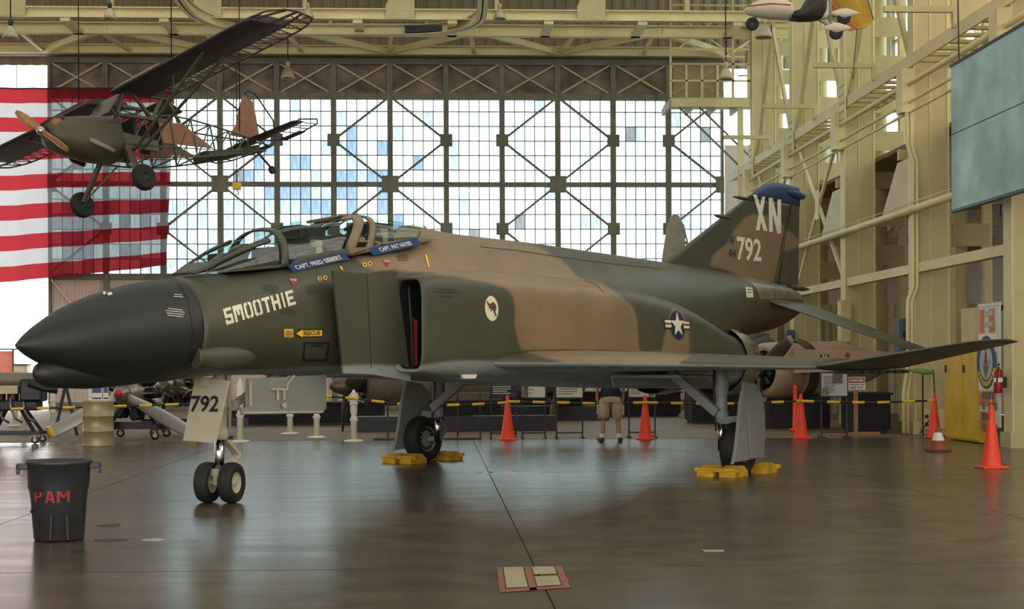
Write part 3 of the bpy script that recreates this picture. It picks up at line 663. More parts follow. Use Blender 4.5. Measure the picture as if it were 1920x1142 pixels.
for s_ in (1, -1):
    fn = (lambda r: r) if s_ > 0 else mirror
    secs = [wsec(LEx(y) + (.25 if y < 1.2 else 0), TEx(y), y, WL(y), 1.47, lerp(.062, .05, y / 4.2), .25) for y in (.9, 1.2, 1.45, 1.8, 2.3, 2.8, 3.3, 3.8, 4.18)]
    paint(MB().loft([fn(r) for r in secs]).build('wing', CAMO, jet), 'wing')
    secs = []
    for i in range(13):
        t_ = i / 12; y = 4.2 + 1.62 * math.cos(math.radians(12.5)) * t_; z = 1.485 + (y - 4.2) * math.tan(math.radians(13)); rnd = 0 if t_ < .86 else ((t_ - .86) / .14)**2
        secs.append(wsec(LEx(y) - .17 + rnd * .55, TEx(y) - rnd * .06, y, z, z - .02, lerp(.045, .03, t_), .05))
    paint(MB().loft([fn(r) for r in secs]).build('outer_wing', CAMO, jet), 'none')
    fl_ = MB()
    for i in range(9): fl_.box(A(10.0 + i * .3, s_ * 4.2, 1.41 + .0 * i), (.2, .05, .05))
    fl_.build('fold_hinge', MATS['darkmetal'], jet)
    # stabilator: swept, drooping
    secs = []
    for i in range(7):
        t_ = i / 6; y = .3 + 2.4 * t_; z = 2.73 - 2.4 * t_ * math.tan(math.radians(23.3))
        secs.append(wsec(15.35 + 1.75 * t_, 17.9 + .3 * t_, y, z, z - .1 * (1 - t_) , .036))
    o = MB().loft([fn(r) for r in secs]).build('stabilator', CAMO, jet); paint(o, 'none')
# fin, rudder and blue cap
T2 = lambda pts: [inv(u, v, 0) for u, v in pts]
LEp = T2([(1245, 492), (1288, 459), (1349, 410.5), (1411, 363)]); 
fin_le = lambda z: float(np.interp(z, [p[1] for p in LEp], [p[0] for p in LEp]))
zroot, zcap = 2.95, inv(1450, 378)[1]
hinge_b, hinge_t, te_b, te_t = inv(1452, 527), inv(1480, 380), inv(1496, 536), inv(1498, 372)
def fin_sec(z, x0, x1, th0, th1, n=9):
    L_ = [A(lerp(x0, x1, i / n), lerp(th0, th1, i / n) * math.sin(PI * min(1, .12 + .6 * i / n)) / math.sin(PI * .5), z) for i in range(n + 1)]
    return L_ + [Vector((p.x, -p.y, p.z)) for p in L_[::-1]]
hx = lambda z: lerp(hinge_b[0], hinge_t[0], (z - hinge_b[1]) / (hinge_t[1] - hinge_b[1]))
tx = lambda z: lerp(te_b[0], te_t[0], (z - te_b[1]) / (te_t[1] - te_b[1]))
zz = [zroot + (zcap - zroot) * i / 24 for i in range(25)]
fth = lambda z: lerp(.13, .05, (z - 2.95) / 1.9)
fin = MB().loft([fin_sec(z, fin_le(z) if z > LEp[0][1] else LEp[0][0] - (LEp[0][1] - z) * 1.2, hx(z), fth(z) * .35, fth(z), 16) for z in zz]).build('tail_fin', CAMO, jet); paint(fin, 'none')
rud = MB().loft([[A(hx(z) + .025, fth(z) * .85, z), A(tx(z), .012, z), A(tx(z), -.012, z), A(hx(z) + .025, -fth(z) * .85, z)] for z in [te_b[1] + .01 + (zcap - te_b[1] - .01) * i / 12 for i in range(13)]], True, True, False).build('rudder', CAMO, jet); paint(rud, 'none')
capo = T2([(1407, 366), (1420, 356), (1433.5, 347), (1447.6, 343), (1472, 345), (1498, 352)])
top = pchip([p[0] for p in capo], [p[1] for p in capo])
cap = MB(); rows = []
for i in range(21):
    x = lerp(fin_le(zcap) - .0, capo[-1][0], i / 20); zt_ = top(max(x, capo[0][0])) if x > capo[0][0] else zcap; zt_ = max(zt_, zcap + .004); th = .05 * (.35 + .65 * math.sin(PI * min(1, .1 + .85 * i / 20)))
    rows.append([A(x, th * c_, lerp(zcap, zt_, k_)) for c_, k_ in ((1, 0), (1, .35), (.85, .75), (.4, .96), (0, 1), (-.4, .96), (-.85, .75), (-1, .35), (-1, 0))])
cap.loft(rows, True, True).build('fin_cap', MATS['blue tip'], jet)
cx_, cz_ = inv(1491, 366); MB().tube([A(cx_ - .42, .03, cz_ + .03), A(cx_ - .3, .05, cz_ + .02), A(cx_, .06, cz_), A(cx_ + .22, .05, cz_ - .01), A(cx_ + .3, .04, cz_ - .01)], [.02, .05, .075, .065, .03], 14).build('fin_cap_fairing', MATS['blue tip'], jet)
for (u0, v0, u1, v1) in ((1375, 369, 1402, 373), (1340, 404, 1356, 408)):
    a, b = inv(u0, v0), inv(u1, v1); MB().tube([A(a[0], 0, a[1]), A(lerp(a[0], b[0], .4), 0, lerp(a[1], b[1], .4)), A(b[0] + .25, 0, b[1])], [.012, .03, .035], 8).build('pitot_probe', MATS['darkmetal'], jet)
a, b = inv(1478, 539), inv(1517, 543); MB().tube([A(a[0], 0, a[1]), A(lerp(a[0], b[0], .7), 0, b[1] + .005), A(b[0], 0, b[1])], [.05, .05, .015], 8).build('fuel_dump_pipe', MATS['burnt metal'], jet)

# canopy --------------------------------------------------------------
CXP = [inv(*p) for p in ((345, 514), (384, 487), (421, 462), (485, 433), (543, 416.6), (574, 412), (621, 407), (659, 407), (729, 414), (776, 423), (820, 431.5), (870, 441), (925, 448))]
c_t = pchip([p[0] for p in CXP], [p[1] for p in CXP])
SP = [inv(380, 514, .35), inv(535, 501, .46), inv(655, 480, .48), inv(695, 472, .48), inv(790, 456, .42), inv(840, 452, .40), inv(920, 458, .4)]
c_s = pchip([p[0] for p in SP], [p[1] for p in SP]); c_w = pchip([CXP[0][0], 2.5, 3.0, 3.4, 4.3, 5.0, 5.7, 6.3, 7.5], [.20, .33, .42, .455, .48, .475, .44, .42, .45])
def csurf(x, t_, off=0):
    a = PI * t_; zs = min(c_s(x), c_t(x) - .01); h = c_t(x) - zs
    return A(x, (c_w(x) + off) * sgnpow(math.cos(a), .82), zs + (h + off) * abs(math.sin(a))**.82)
XC0, XC1 = CXP[0][0], CXP[-1][0]
def cpatch(nm, x0, x1, t0, t1, m, off=0.0, nx=10, nt_=16, th=0):
    f = lambda q_: q_ if callable(q_) else (lambda x: q_)
    t0, t1 = f(t0), f(t1); f0, f1 = f(x0), f(x1)
    rows = []
    for i in range(nx + 1):
        row = []
        for j in range(nt_ + 1):
            tt_ = j / nt_; xx = lerp(f0(tt_), f1(tt_), i / nx); row.append(csurf(xx, lerp(t0(xx), t1(xx), tt_), off))
        rows.append(row)
    o = MB().grid(rows).build(nm, m, jet, recalc=False)
    if th: md = o.modifiers.new('s', 'SOLIDIFY'); md.thickness = th; md.offset = 0
    if m is CAMO: paint(o, 'none')
    return o
cg = bpy.data.materials.new('canopy glass'); cg.use_nodes = True; N_ = cg.node_tree.nodes; N_.remove(N_['Principled BSDF'])
tr = N_.new('ShaderNodeBsdfTransparent'); tr.inputs['Color'].default_value = (.72, .84, .80, 1); gg = N_.new('ShaderNodeBsdfGlossy'); gg.inputs['Roughness'].default_value = .04; fr = N_.new('ShaderNodeFresnel'); fr.inputs['IOR'].default_value = 1.32
mx = N_.new('ShaderNodeMixShader'); Lk = cg.node_tree.links; mx.inputs[0].default_value = .08; Lk.new(tr.outputs[0], mx.inputs[1]); Lk.new(gg.outputs[0], mx.inputs[2]); Lk.new(mx.outputs[0], N_['Material Output'].inputs[0])
xa_ = 3.33
side = lambda tt_: 0.0
xA = inv(532, 500, .46)[0]; xAt = inv(487, 434)[0]
def xline(xs_sill, xs_top): return lambda tt_: lerp(xs_sill, xs_top, math.sin(PI * tt_)**1.2)
arch0, arch1 = xline(xA - .03, xAt - .02), xline(xA + .07, xAt + .06)
cpatch('windscreen_glass', XC0 + .03, arch0, 0, 1, cg, -.01, 14, 32)
cpatch('windscreen_arch', arch0, arch1, 0, 1, CAMO, .006, 3, 40, .03)
for s_ in (0, 1):
    bt = (lambda x: .245) if s_ == 0 else (lambda x: .695)
    cpatch('windscreen_bar', XC0 + .0, xA - .08, bt, (lambda x: .305) if s_ == 0 else (lambda x: .755), CAMO, .006, 12, 3, .03)
    cpatch('windscreen_sill', XC0, xA, 0 if s_ == 0 else .985, .015 if s_ == 0 else 1, CAMO, .008, 12, 3, .03)
cpatch('windscreen_base', XC0 - .02, lambda tt_: XC0 + .22, .2, .8, CAMO, .007, 4, 16, .02)
xf0, xf1 = inv(642, 470, .48)[0], inv(637, 408)[0]
rear0 = xline(xf0, xf1)
m0, m1 = xline(inv(662, 470, .48)[0], inv(655, 408)[0]), xline(inv(684, 468, .48)[0], inv(661, 408)[0])
r0, r1 = xline(inv(697, 466, .48)[0], inv(668, 408)[0]), xline(inv(781, 446, .44)[0], inv(770, 424)[0])
sl = .045
cpatch('front_canopy_glass', arch1, rear0, sl, 1 - sl, cg, -.008, 14, 32)
cpatch('front_canopy_frame', arch1, rear0, 0, sl, CAMO, .008, 14, 4, .03); cpatch('front_canopy_frame', arch1, rear0, 1 - sl, 1, CAMO, .008, 14, 4, .03)
cpatch('front_canopy_bow', rear0, m0, 0, 1, CAMO, .008, 4, 40, .03)
cpatch('center_pane', m0, m1, .08, .34, cg, -.006, 4, 10); cpatch('center_pane', m0, m1, .66, .92, cg, -.006, 4, 10)
cpatch('center_frame', m0, m1, 0, .08, CAMO, .008, 4, 4, .03); cpatch('center_frame', m0, m1, .92, 1, CAMO, .008, 4, 4, .03); cpatch('center_roof', m0, m1, .34, .66, CAMO, .008, 4, 14, .03)
cpatch('rear_canopy_bow', m1, r0, 0, 1, CAMO, .01, 3, 40, .03)
cpatch('rear_canopy_glass', r0, r1, sl, 1 - sl, cg, -.006, 12, 32)
cpatch('rear_canopy_frame', r0, r1, 0, sl, CAMO, .008, 12, 4, .03); cpatch('rear_canopy_frame', r0, r1, 1 - sl, 1, CAMO, .008, 12, 4, .03)
cpatch('canopy_fairing', r1, xline(5.82, 6.1), 0, 1, CAMO, .004, 6, 40)
# cockpit fittings seen through the glass
deck = MB(); rows = []
for i in range(15):
    x = lerp(2.6, 5.75, i / 14); rows.append([A(x, y * c_w(x), min(c_s(x), c_t(x)) + .012) for y in (-.95, 0, .95)])
deck.grid(rows, False).build('cockpit_deck', MATS['cockpit dark'], jet, recalc=False)
mb = MB(); mb.b6(2.72, 2.95, -.2, .2, 2.6, 2.78).build('gunsight_shroud', MATS['cockpit dark'], jet)
MB().box((3.05, 0, 2.82), (.03, .26, .18), Matrix.Rotation(.5, 3, 'Y')).build('gunsight', MATS['darkmetal'], jet)
for xs0 in (3.95, 5.15):
    zs = c_s(xs0); zh = c_t(xs0) - .06
    MB().b6(xs0 - .06, xs0 + .3, -.24, .24, zs - .1, zh - .12).build('ejection_seat', MATS['cockpit dark'], jet)
    MB().b6(xs0 - .38, xs0 - .05, -.36, .36, zs - .1, zs + .16).build('side_console', MATS['cockpit dark'], jet)
    MB().b6(xs0 - .12, xs0 + .32, -.17, .17, zh - .16, zh).build('head_box', MATS['cockpit dark'], jet)
    MB().tube([A(xs0 - .08, .1, zh - .02), A(xs0 - .3, .12, zh - .04), A(xs0 - .42, .06, zh - .12)], .02, 6).build('face_curtain_handle', MATS['darkmetal'], jet)
    MB().b6(xs0 - .02, xs0 + .12, -.3, -.22, zs, zs + .25).build('canopy_jack', MATS['gearwhite'], jet)
for sx in (4.35, 4.5): MB().b6(sx, sx + .05, -.34, .34, c_s(sx), c_s(sx) + .2).build('instrument_shelf', MATS['cockpit dark'], jet)
for y0 in (.2, -.1): MB().tube([A(3.0 + .03 * k, y0 + .02 * (k % 2), 2.66 + .024 * k) for k in range(10)], .012, 5).build('canopy_cable', MATS['black'], jet)
# ------------------------------------------------------------------ jet undercarriage
def wheel(parent, c, axis, R, w, rim, tyre='blackrubber', hub='gearwhite', nm='wheel', spokes=0, spokes_side=1):
    c = Vector(c); ax = Vector(axis).normalized(); h = w / 2
    t_ = MB().lathe([(rim, -h * .72), (R * .80, -h * .98), (R * .93, -h * .86), (R * .985, -h * .5), (R, 0), (R * .985, h * .5), (R * .93, h * .86), (R * .80, h * .98), (rim, h * .72)], c, ax, 36, False).build('tyre', MATS[tyre], parent)
    gr = MB()
    for k in (-.3, 0, .3): gr.lathe([(R * .975, k * h - .004), (R * 1.003 - abs(k) * .012, k * h - .003), (R * 1.003 - abs(k) * .012, k * h + .003), (R * .975, k * h + .004)], c, ax, 36, False)
    gr.build('tread_groove', MATS['black'], t_)
    hb = MB(); hb.lathe([(rim, -h * .74), (rim * .96, -h * .55), (rim * .6, -h * .3), (rim * .22, -h * .5), (.001, -h * .52)], c, ax, 28, False); hb.lathe([(rim, h * .74), (rim * .96, h * .55), (rim * .6, h * .3), (rim * .22, h * .5), (.001, h * .52)], c, ax, 28, False)
    hb_ = hb.build('wheel_hub', MATS[hub], parent)
    if spokes:
        a0 = Vector((0, 0, 1)); u = ax.cross(a0).normalized(); v_ = ax.cross(u)
        for k in range(spokes):
            d_ = u * math.cos(2 * PI * k / spokes) + v_ * math.sin(2 * PI * k / spokes); MB().box(c - ax * h * .46 * spokes_side + d_ * rim * .78, (.04, .04, .04)).build('vent_hole', MATS['black'], hb_)
    return t_
# nose gear, castored
cas = math.radians(-20)
ca = Vector((math.sin(cas), math.cos(cas), 0)) * 1.0   # wheel axle direction in local axes
ca = Vector((math.sin(-cas), -math.cos(-cas), 0)) * -1
nc = A(XN, 0, .225)
for s_ in (-1, 1): wheel(jet, nc + ca * .145 * s_, ca, .228, .165, .118)
MB().tube([nc - ca * .2, nc + ca * .2], .03, 10).build('nose_axle', MATS['gearwhite'], jet)
MB().tube([A(XN, 0, .35), A(XN, 0, .72)], .055, 16).build('nose_oleo', MATS['chrome'], jet)
MB().bar(A(XN - .03, 0, .36), A(XN - .02, 0, .2), .1, .06).bar(A(XN, 0, .38), A(XN, 0, .3), .16, .12).build('nose_fork', MATS['gearwhite'], jet)
MB().lathe([(.075, .7), (.1, .72), (.1, .82), (.085, .84), (.085, 1.05), (.1, 1.06), (.1, 1.12), (.07, 1.14), (.07, 1.5)], A(XN, 0, 0), (0, 0, 1), 18).build('nose_strut', MATS['gearwhite'], jet)
MB().b6(XN - .28, XN + .16, -.05, .05, .70, .735).build('steering_bar', MATS['black'], jet)
MB().bar(A(XN + .06, 0, .72), A(XN + .3, -.02, .52), .1, .04).build('torque_link', MATS['gearwhite'], jet); MB().bar(A(XN + .3, -.02, .52), A(XN + .05, 0, .38), .1, .04).build('torque_link', MATS['gearwhite'], jet)
for dx, dy in ((.1, .06), (.13, -.03)): MB().tube([A(XN + dx, dy, .82), A(XN + dx, dy, 1.45)], .018, 6).build('hydraulic_line', MATS['gearwhite'], jet)
MB().box(A(XN + .14, .1, 1.08), (.09, .07, .11)).build('junction_unit', MATS['gearwhite'], jet)
MB().bar(A(XN + .05, 0, 1.0), A(XN + .9, 0, 1.42), .07).build('drag_brace', MATS['gearwhite'], jet)
# forward door carrying the number, facing forwards and raked
def onx(u, v, x): y, z = invx(u, v, x); return A(x, y, z)
dq = [onx(366, 706, 2.52), onx(428, 714, 2.52), onx(402, 831, 2.38), onx(343, 826, 2.38)]
nd = MB().prism(dq, (.03, 0, 0)).build('nose_gear_door', MATS['gearwhite'], jet)
MB().b6(2.44, 2.62, -.03, .03, 1.3, 1.4).build('door_lamp', MATS['gearwhite'], jet)
# aft nose door along the fuselage
ad = [inv(466, 710, .36), inv(612, 703, .36), inv(612, 765, .36), inv(603, 775, .36), inv(455, 778, .36), inv(453, 764, .36), inv(464, 764, .36)]
nd2 = MB().prism([A(x, .36, z) for x, z in ad], (0, .04, 0)).build('nose_bay_door', MATS['gunship grey'], jet)
rib = MB(); a = [A(*((inv(u, v, .37)[0], .385, inv(u, v, .37)[1]))) for u, v in ((468, 715), (468, 762), (604, 772), (455, 774), (508, 730), (537, 730), (537, 720), (550, 704), (519, 732), (519, 750), (531, 732), (531, 750))]
for i, j in ((0, 1), (2, 3), (4, 5), (5, 6), (6, 7), (8, 9), (10, 11)): rib.bar(a[i], a[j], .02)
rib.build('door_linkage', MATS['gearwhite'], nd2)
MB().lathe([(.03, 0), (.03, .03)], A(inv(530, 760, .37)[0], .38, inv(530, 760, .37)[1]), (0, -1, 0), 10).build('door_latch', MATS['gearwhite'], nd2)
# main gear
WB, TR = 7.12, 2.79
for s_ in (1, -1):
    cx_ = XN + WB; wc_ = A(cx_, s_ * TR, .36)
    wheel(jet, wc_, A(0, 1, 0), .37, .27, .2, 'blackrubber', 'gunship grey', spokes=14, spokes_side=-1 if s_ > 0 else -1)
    ys = s_ * 2.52
    MB().tube([A(cx_ + .02, ys, .32), A(cx_ + .02, ys, .78)], .055, 14).build('main_oleo', MATS['chrome'], jet)
    MB().lathe([(.07, .7), (.105, .72), (.105, .86), (.085, .88), (.085, 1.1), (.1, 1.12), (.1, 1.2), (.1, 1.52)], A(cx_ + .02, ys, 0), (0, 0, 1), 16).build('main_strut', MATS['gunship grey'], jet)
    MB().tube([A(cx_ + .02, ys, .36), A(cx_ + .02, s_ * 2.9, .36)], .045, 10).build('main_axle', MATS['gunship grey'], jet)
    MB().bar(A(cx_, ys, .74), A(cx_, s_ * 2.79, .76), .08, .1).build('brake_flange', MATS['gunship grey'], jet)
    MB().bar(A(cx_ - .1, ys, .85), A(cx_ - .05, s_ * 1.75, 1.42), .09, .12).build('side_brace', MATS['gunship grey'], jet)
    for dx in (-.1, .12): MB().tube([A(cx_ + dx, ys - s_ * .05, 1.45), A(cx_ + dx * 1.1, ys - s_ * .05, .9), A(cx_ + dx * 1.4, ys, .6)], .014, 5).build('hydraulic_line', MATS['darkmetal'], jet)
    MB().bar(A(cx_ + .1, ys, .66), A(cx_ + .22, ys, .5), .07, .03).bar(A(cx_ + .22, ys, .5), A(cx_ + .1, ys, .36), .07, .03).build('torque_link', MATS['gunship grey'], jet)
    # outer door: bowed panel
    yo = 3.0
    pp = [inv(u, v, yo) for u, v in ((1398, 716), (1420, 722), (1429, 740), (1434, 770), (1435, 810), (1433, 858), (1405, 862), (1377, 867), (1376, 871), (1381, 845), (1386, 800), (1390, 755))]
    o = MB().prism([A(x, s_ * yo, z) for x, z in pp], A(0, -s_ * .05, 0)).build('main_gear_door', MATS['gunship grey'], jet, bevel=.012)
    rb = [inv(u, v, yo) for u, v in ((1400, 772), (1406, 860), (1424, 858), (1419, 762))]
    MB().prism([A(x, s_ * (yo + .0), z) for x, z in rb], A(0, s_ * .022, 0)).build('door_stiffener', MATS['gunship grey'], o, bevel=.01)
    # well: dark recess plates and a bay door hanging under the belly
    MB().b6(*sorted((9.0, 10.6)), *sorted((-s_ * 1.3, -s_ * 2.45)), 1.372, 1.378).build('wheel_well', MATS['intake dark'], jet)
    for k in range(4): MB().bar(A(8.9 + k * .45, s_ * 1.3, 1.36), A(8.9 + k * .45, s_ * 2.4, 1.36), .04).build('well_rib', MATS['gunship grey'], jet)
    MB().prism([A(8.9, s_ * 1.28, 1.36), A(10.7, s_ * 1.28, 1.36), A(10.7, s_ * 1.32, 1.22), A(8.9, s_ * 1.32, 1.22)], A(0, s_ * .03, 0)).build('inner_gear_door', MATS['gunship grey'], jet)
MB().prism([A(inv(863, 699, 1.3)[0], 1.3, 1.41), A(inv(891, 699, 1.3)[0], 1.3, 1.41), A(inv(888, 705, 1.3)[0], 1.3, 1.36), A(inv(866, 705, 1.3)[0], 1.3, 1.36)], A(0, .03, 0)).build('vent_scoop', MATS['offwhite'], jet)

# ------------------------------------------------------------------ markings laid on the skin
bpy.context.view_layer.update()
vv_, ff_ = [], []
dg = bpy.context.evaluated_depsgraph_get()
for ch in list(jet.children) + [c for ch in jet.children for c in ch.children]:
    if ch.name.split('.')[0].endswith(('glass', 'pane')): continue
    ev = ch.evaluated_get(dg); me = ev.to_mesh(); o_ = len(vv_); M_ = ch.matrix_world
    vv_ += [M_ @ v.co for v in me.vertices]; ff_ += [tuple(i + o_ for i in p.vertices) for p in me.polygons]; ev.to_mesh_clear()
BV = BVHTree.FromPolygons(vv_, ff_)
MI = jet.matrix_world.inverted()
def skin(u, v, lift=.006):
    r = ray(u, v).normalized(); h = BV.ray_cast(EYE, r)
    if h[0] is None: return None
    n = h[1] if h[1].dot(r) < 0 else -h[1]
    return MI @ (h[0] + n * lift)
def subdiv(V, T, px, lim):
    V = list(V); T = list(T); out = []; cache = {}
    def mid(a, b):
        k = (min(a, b), max(a, b))
        if k not in cache: V.append(((V[a][0] + V[b][0]) / 2, (V[a][1] + V[b][1]) / 2)); cache[k] = len(V) - 1
        return cache[k]
    while T:
        a, b, c = T.pop(); L_ = [math.dist(px(*V[i]), px(*V[j])) for i, j in ((a, b), (b, c), (c, a))]; m_ = max(L_)
        if m_ <= lim: out.append((a, b, c)); continue
        if m_ == L_[1]: a, b, c = b, c, a
        elif m_ == L_[2]: a, b, c = c, a, b
        q_ = mid(a, b); T += [(a, q_, c), (q_, b, c)]
    return V, out
def decal(nm, V, T, quad, m, lift=.006, lim=9, parent=None):
    (ax, ay), (bx, by), (cx, cy), (dx, dy) = quad      # lower left, lower right, upper right, upper left
    px = lambda s, t_: (lerp(lerp(ax, bx, s), lerp(dx, cx, s), t_), lerp(lerp(ay, by, s), lerp(dy, cy, s), t_))
    V, T = subdiv(V, T, px, lim); P_ = [skin(*px(*v), lift) for v in V]
    T = [t_ for t_ in T if all(P_[i] is not None for i in t_) and max((P_[t_[0]] - P_[t_[1]]).length, (P_[t_[1]] - P_[t_[2]]).length) < .35]
    mb = MB(); mb.add([p if p is not None else Vector() for p in P_], T); return mb.build(nm, MATS[m], parent or jet, recalc=False)
SQ = ([(0, 0), (1, 0), (1, 1), (0, 1)], [(0, 1, 2), (0, 2, 3)])
def disc(n=24): return [(.5, .5)] + [(.5 + .5 * math.cos(2 * PI * k / n), .5 + .5 * math.sin(2 * PI * k / n)) for k in range(n)], [(0, 1 + k, 1 + (k + 1) % n) for k in range(n)]
def poly(pts):
    bm = bmesh.new(); bm.faces.new([bm.verts.new((x, y, 0)) for x, y in pts]); bmesh.ops.triangulate(bm, faces=bm.faces); bm.verts.index_update()
    r = [(v.co.x, v.co.y) for v in bm.verts], [tuple(v.index for v in f.verts) for f in bm.faces]; bm.free(); return r
def flat_decal(nm, V, T, quad, m, lift):
    C_ = [skin(*c, lift) for c in quad]
    mb = MB(); mb.add([C_[0].lerp(C_[1], a).lerp(C_[3].lerp(C_[2], a), b) for a, b in V], T); return mb.build(nm, MATS[m], jet, recalc=False)
def strip(q, nm, txt, tq):
    C_ = [A(inv(*c, .505)[0], .505, inv(*c, .505)[1]) for c in q]; n_ = (C_[1] - C_[0]).cross(C_[3] - C_[0]).normalized(); P2 = lambda a, b, k: C_[0].lerp(C_[1], a).lerp(C_[3].lerp(C_[2], a), b) + n_ * k
    b_ = MB().prism([P2(0, 0, 0), P2(1, 0, 0), P2(1, 1, 0), P2(0, 1, 0)], n_ * -.03).build('name_banner', MATS['decal blue'], jet)
    V, T = text_poly(txt, .03); sg = .006 if n_.y < 0 else -.006; mb = MB(); mb.add([P2(lerp(tq[0], tq[1], a), lerp(tq[2], tq[3], b), sg) for a, b in V], T); mb.build('pilot_name', MATS['decal cream'], b_, recalc=False)
def word(nm, s, quad, m, lift=.007): return decal(nm, *text_poly(s), quad, m, lift, 7)
mat('decal cream', (222, 214, 186), .55, 0, .06); mat('decal blue', (30, 62, 112), .5, 0, .06); mat('decal yellow', (232, 186, 44), .5, 0, .05); mat('decal black', (18, 18, 17), .6)
mat('decal red', (150, 40, 40), .6); mat('decal navy', (26, 30, 58), .5); mat('stencil dark', (52, 50, 40), .6); mat('stencil brown', (92, 52, 44), .6)
# seven-bar stencil capitals for the nose name and the numbers
def stencil(s):
    G = {'S': ((0, 1, 0, .2), (0, 1, .8, 1), (0, 1, .4, .6), (0, .3, .45, 1), (.7, 1, 0, .55), (0, .3, 0, .3)), 'M': ((0, .26, 0, 1), (.74, 1, 0, 1), (.26, .74, .7, 1), (.37, .63, .38, .8)), 'O': ((0, .28, .08, .92), (.72, 1, .08, .92), (.12, .44, .82, 1), (.56, .88, .82, 1), (.12, .44, 0, .18), (.56, .88, 0, .18)),
         'T': ((0, 1, .8, 1), (.34, .66, 0, .8)), 'H': ((0, .3, 0, 1), (.7, 1, 0, 1), (.3, .7, .4, .6)), 'I': ((.3, .7, 0, 1),), 'E': ((0, .32, 0, 1), (.3, 1, .8, 1), (.3, .85, .4, .6), (.3, 1, 0, .2))}
    V, T = [], []; n = len(s); adv = [(.6 if c == 'I' else 1.2 if c == 'M' else 1) for c in s]; tot = sum(adv); x = 0
    for c, a_ in zip(s, adv):
        for (x0, x1, y0, y1) in G[c]:
            b_ = len(V); f = lambda q_: (x + a_ * (.06 + .86 * q_)) / tot; V += [(f(x0), y0), (f(x1), y0), (f(x1), y1), (f(x0), y1)]; T += [(b_, b_ + 1, b_ + 2), (b_, b_ + 2, b_ + 3)]
        x += a_
    return V, T
decal('nose_name', *stencil('SMOOTHIE'), ((423, 610), (556, 570), (549, 543), (416, 580)), 'decal cream', .007, 7)
strip(((551, 510), (657, 486), (642, 473), (540, 497)), 'a', 'CAPT. FRED SIEBERT', (.07, .9, .22, .76))
strip(((702, 479), (790, 459), (782, 445), (690, 465)), 'b', 'CAPT. PAT HAYES', (.16, .82, .24, .76))
ar = [(0, .5), (.24, 1), (.24, .86), (1, .86), (1, .14), (.24, .14), (.24, 0)]
decal('rescue_arrow', *poly(ar), ((551, 636), (605, 635), (605, 614), (551, 615)), 'decal black', .006); decal('rescue_arrow', *poly(ar), ((554, 633), (603, 632), (603, 617), (554, 618)), 'decal yellow', .009); word('rescue_text', 'RESCUE', ((568, 629), (599, 628), (599, 620), (568, 621)), 'decal black', .012)
decal('rescue_panel', *SQ, ((532, 632), (549, 633), (549, 617), (532, 617)), 'decal yellow', .007); 
for v_ in (621, 624, 627, 630): decal('stencil_line', *SQ, ((534, v_ + .5), (547, v_ + .5), (547, v_ - .7), (534, v_ - .7)), 'stencil dark', .011)
for q_ in (((567, 677), (611, 677), (611, 673), (567, 673)), ((570, 645), (617, 645), (617, 641), (570, 641)), ((566, 677), (569.5, 677), (573, 641), (569.5, 641)), ((610, 677), (613, 677), (617, 641), (613.5, 641))): decal('panel_outline', *SQ, q_, 'decal black', .007)
decal('stencil_line', *SQ, ((582, 650), (606, 650), (606, 646.5), (582, 646.5)), 'decal black', .008)
for cx_, cy_ in ((599, 523), (609, 521), (683, 497), (693, 495)): decal('ring_mark', *disc(), ((cx_ - 4, cy_ + 4), (cx_ + 4, cy_ + 4), (cx_ + 4, cy_ - 4), (cx_ - 4, cy_ - 4)), 'decal yellow', .007); decal('ring_mark', *disc(), ((cx_ - 2.2, cy_ + 2.2), (cx_ + 2.2, cy_ + 2.2), (cx_ + 2.2, cy_ - 2.2), (cx_ - 2.2, cy_ - 2.2)), 'stencil dark', .010)
for x_, y_ in ((549, 528), (724, 493)):
    decal('warning_triangle', *poly([(.5, 0), (1, 1), (0, 1)]), ((x_ - 8, y_ + 10), (x_ + 10, y_ + 10), (x_ + 8, y_ - 6), (x_ - 8, y_ - 5)), 'decal red', .007)
    word('warning_text', 'CAUTION', ((x_ - 6, y_ - 1), (x_ + 6, y_), (x_ + 6, y_ - 4), (x_ - 6, y_ - 5)), 'decal cream', .011)
for p, q_ in (((797, 478), (805, 501)), ((637, 500), (643, 507))): decal('yellow_mark', *SQ, ((q_[0] - 3, q_[1]), (q_[0], q_[1]), (p[0] + 3, p[1]), (p[0] - 1, p[1])), 'decal yellow', .008)
def lines(u, v, w, n, m, st=3.3, sl=.05):
    for k in range(n):
        w2 = w * (.7 + .3 * ((k * 37) % 10) / 10); u0 = u + (w - w2) / 2; decal('stencil_line', *SQ, ((u0, v + k * st + 1.2), (u0 + w2, v + k * st + 1.2 + sl * w), (u0 + w2, v + k * st + sl * w), (u0, v + k * st)), m, .006)
lines(490, 534, 36, 5, 'stencil dark'); lines(570, 536, 32, 5, 'stencil dark'); lines(523, 578, 32, 4, 'stencil dark'); lines(742, 477, 26, 4, 'stencil brown'); lines(812, 541, 48, 2, 'decal black', 5); lines(822, 555, 30, 1, 'decal black')
lines(308, 578, 40, 4, 'offwhite', 4.2, .08); lines(324, 552, 20, 2, 'offwhite', 4)
decal('nose_mark', *disc(), ((193, 553), (199, 553), (199, 547), (193, 547)), 'offwhite'); decal('nose_mark', *SQ, ((203, 555), (211, 553), (209, 548), (201, 550)), 'offwhite')
# squadron badge: white disc with a leaping kangaroo
decal('squadron_badge', *disc(32), ((910, 602), (935, 602), (932, 555), (907, 555)), 'decal cream', .007)
roo = [(.12, .78), (.2, .86), (.26, .74), (.4, .70), (.58, .78), (.74, .74), (.86, .6), (.84, .44), (.76, .34), (.86, .2), (.8, .12), (.66, .26), (.6, .4), (.5, .46), (.44, .36), (.38, .36), (.4, .5), (.3, .52), (.2, .48), (.3, .6), (.2, .64)]
decal('kangaroo_emblem', *poly(roo), ((910, 600), (934, 600), (932, 557), (908, 557)), 'stencil brown', .011, 5)
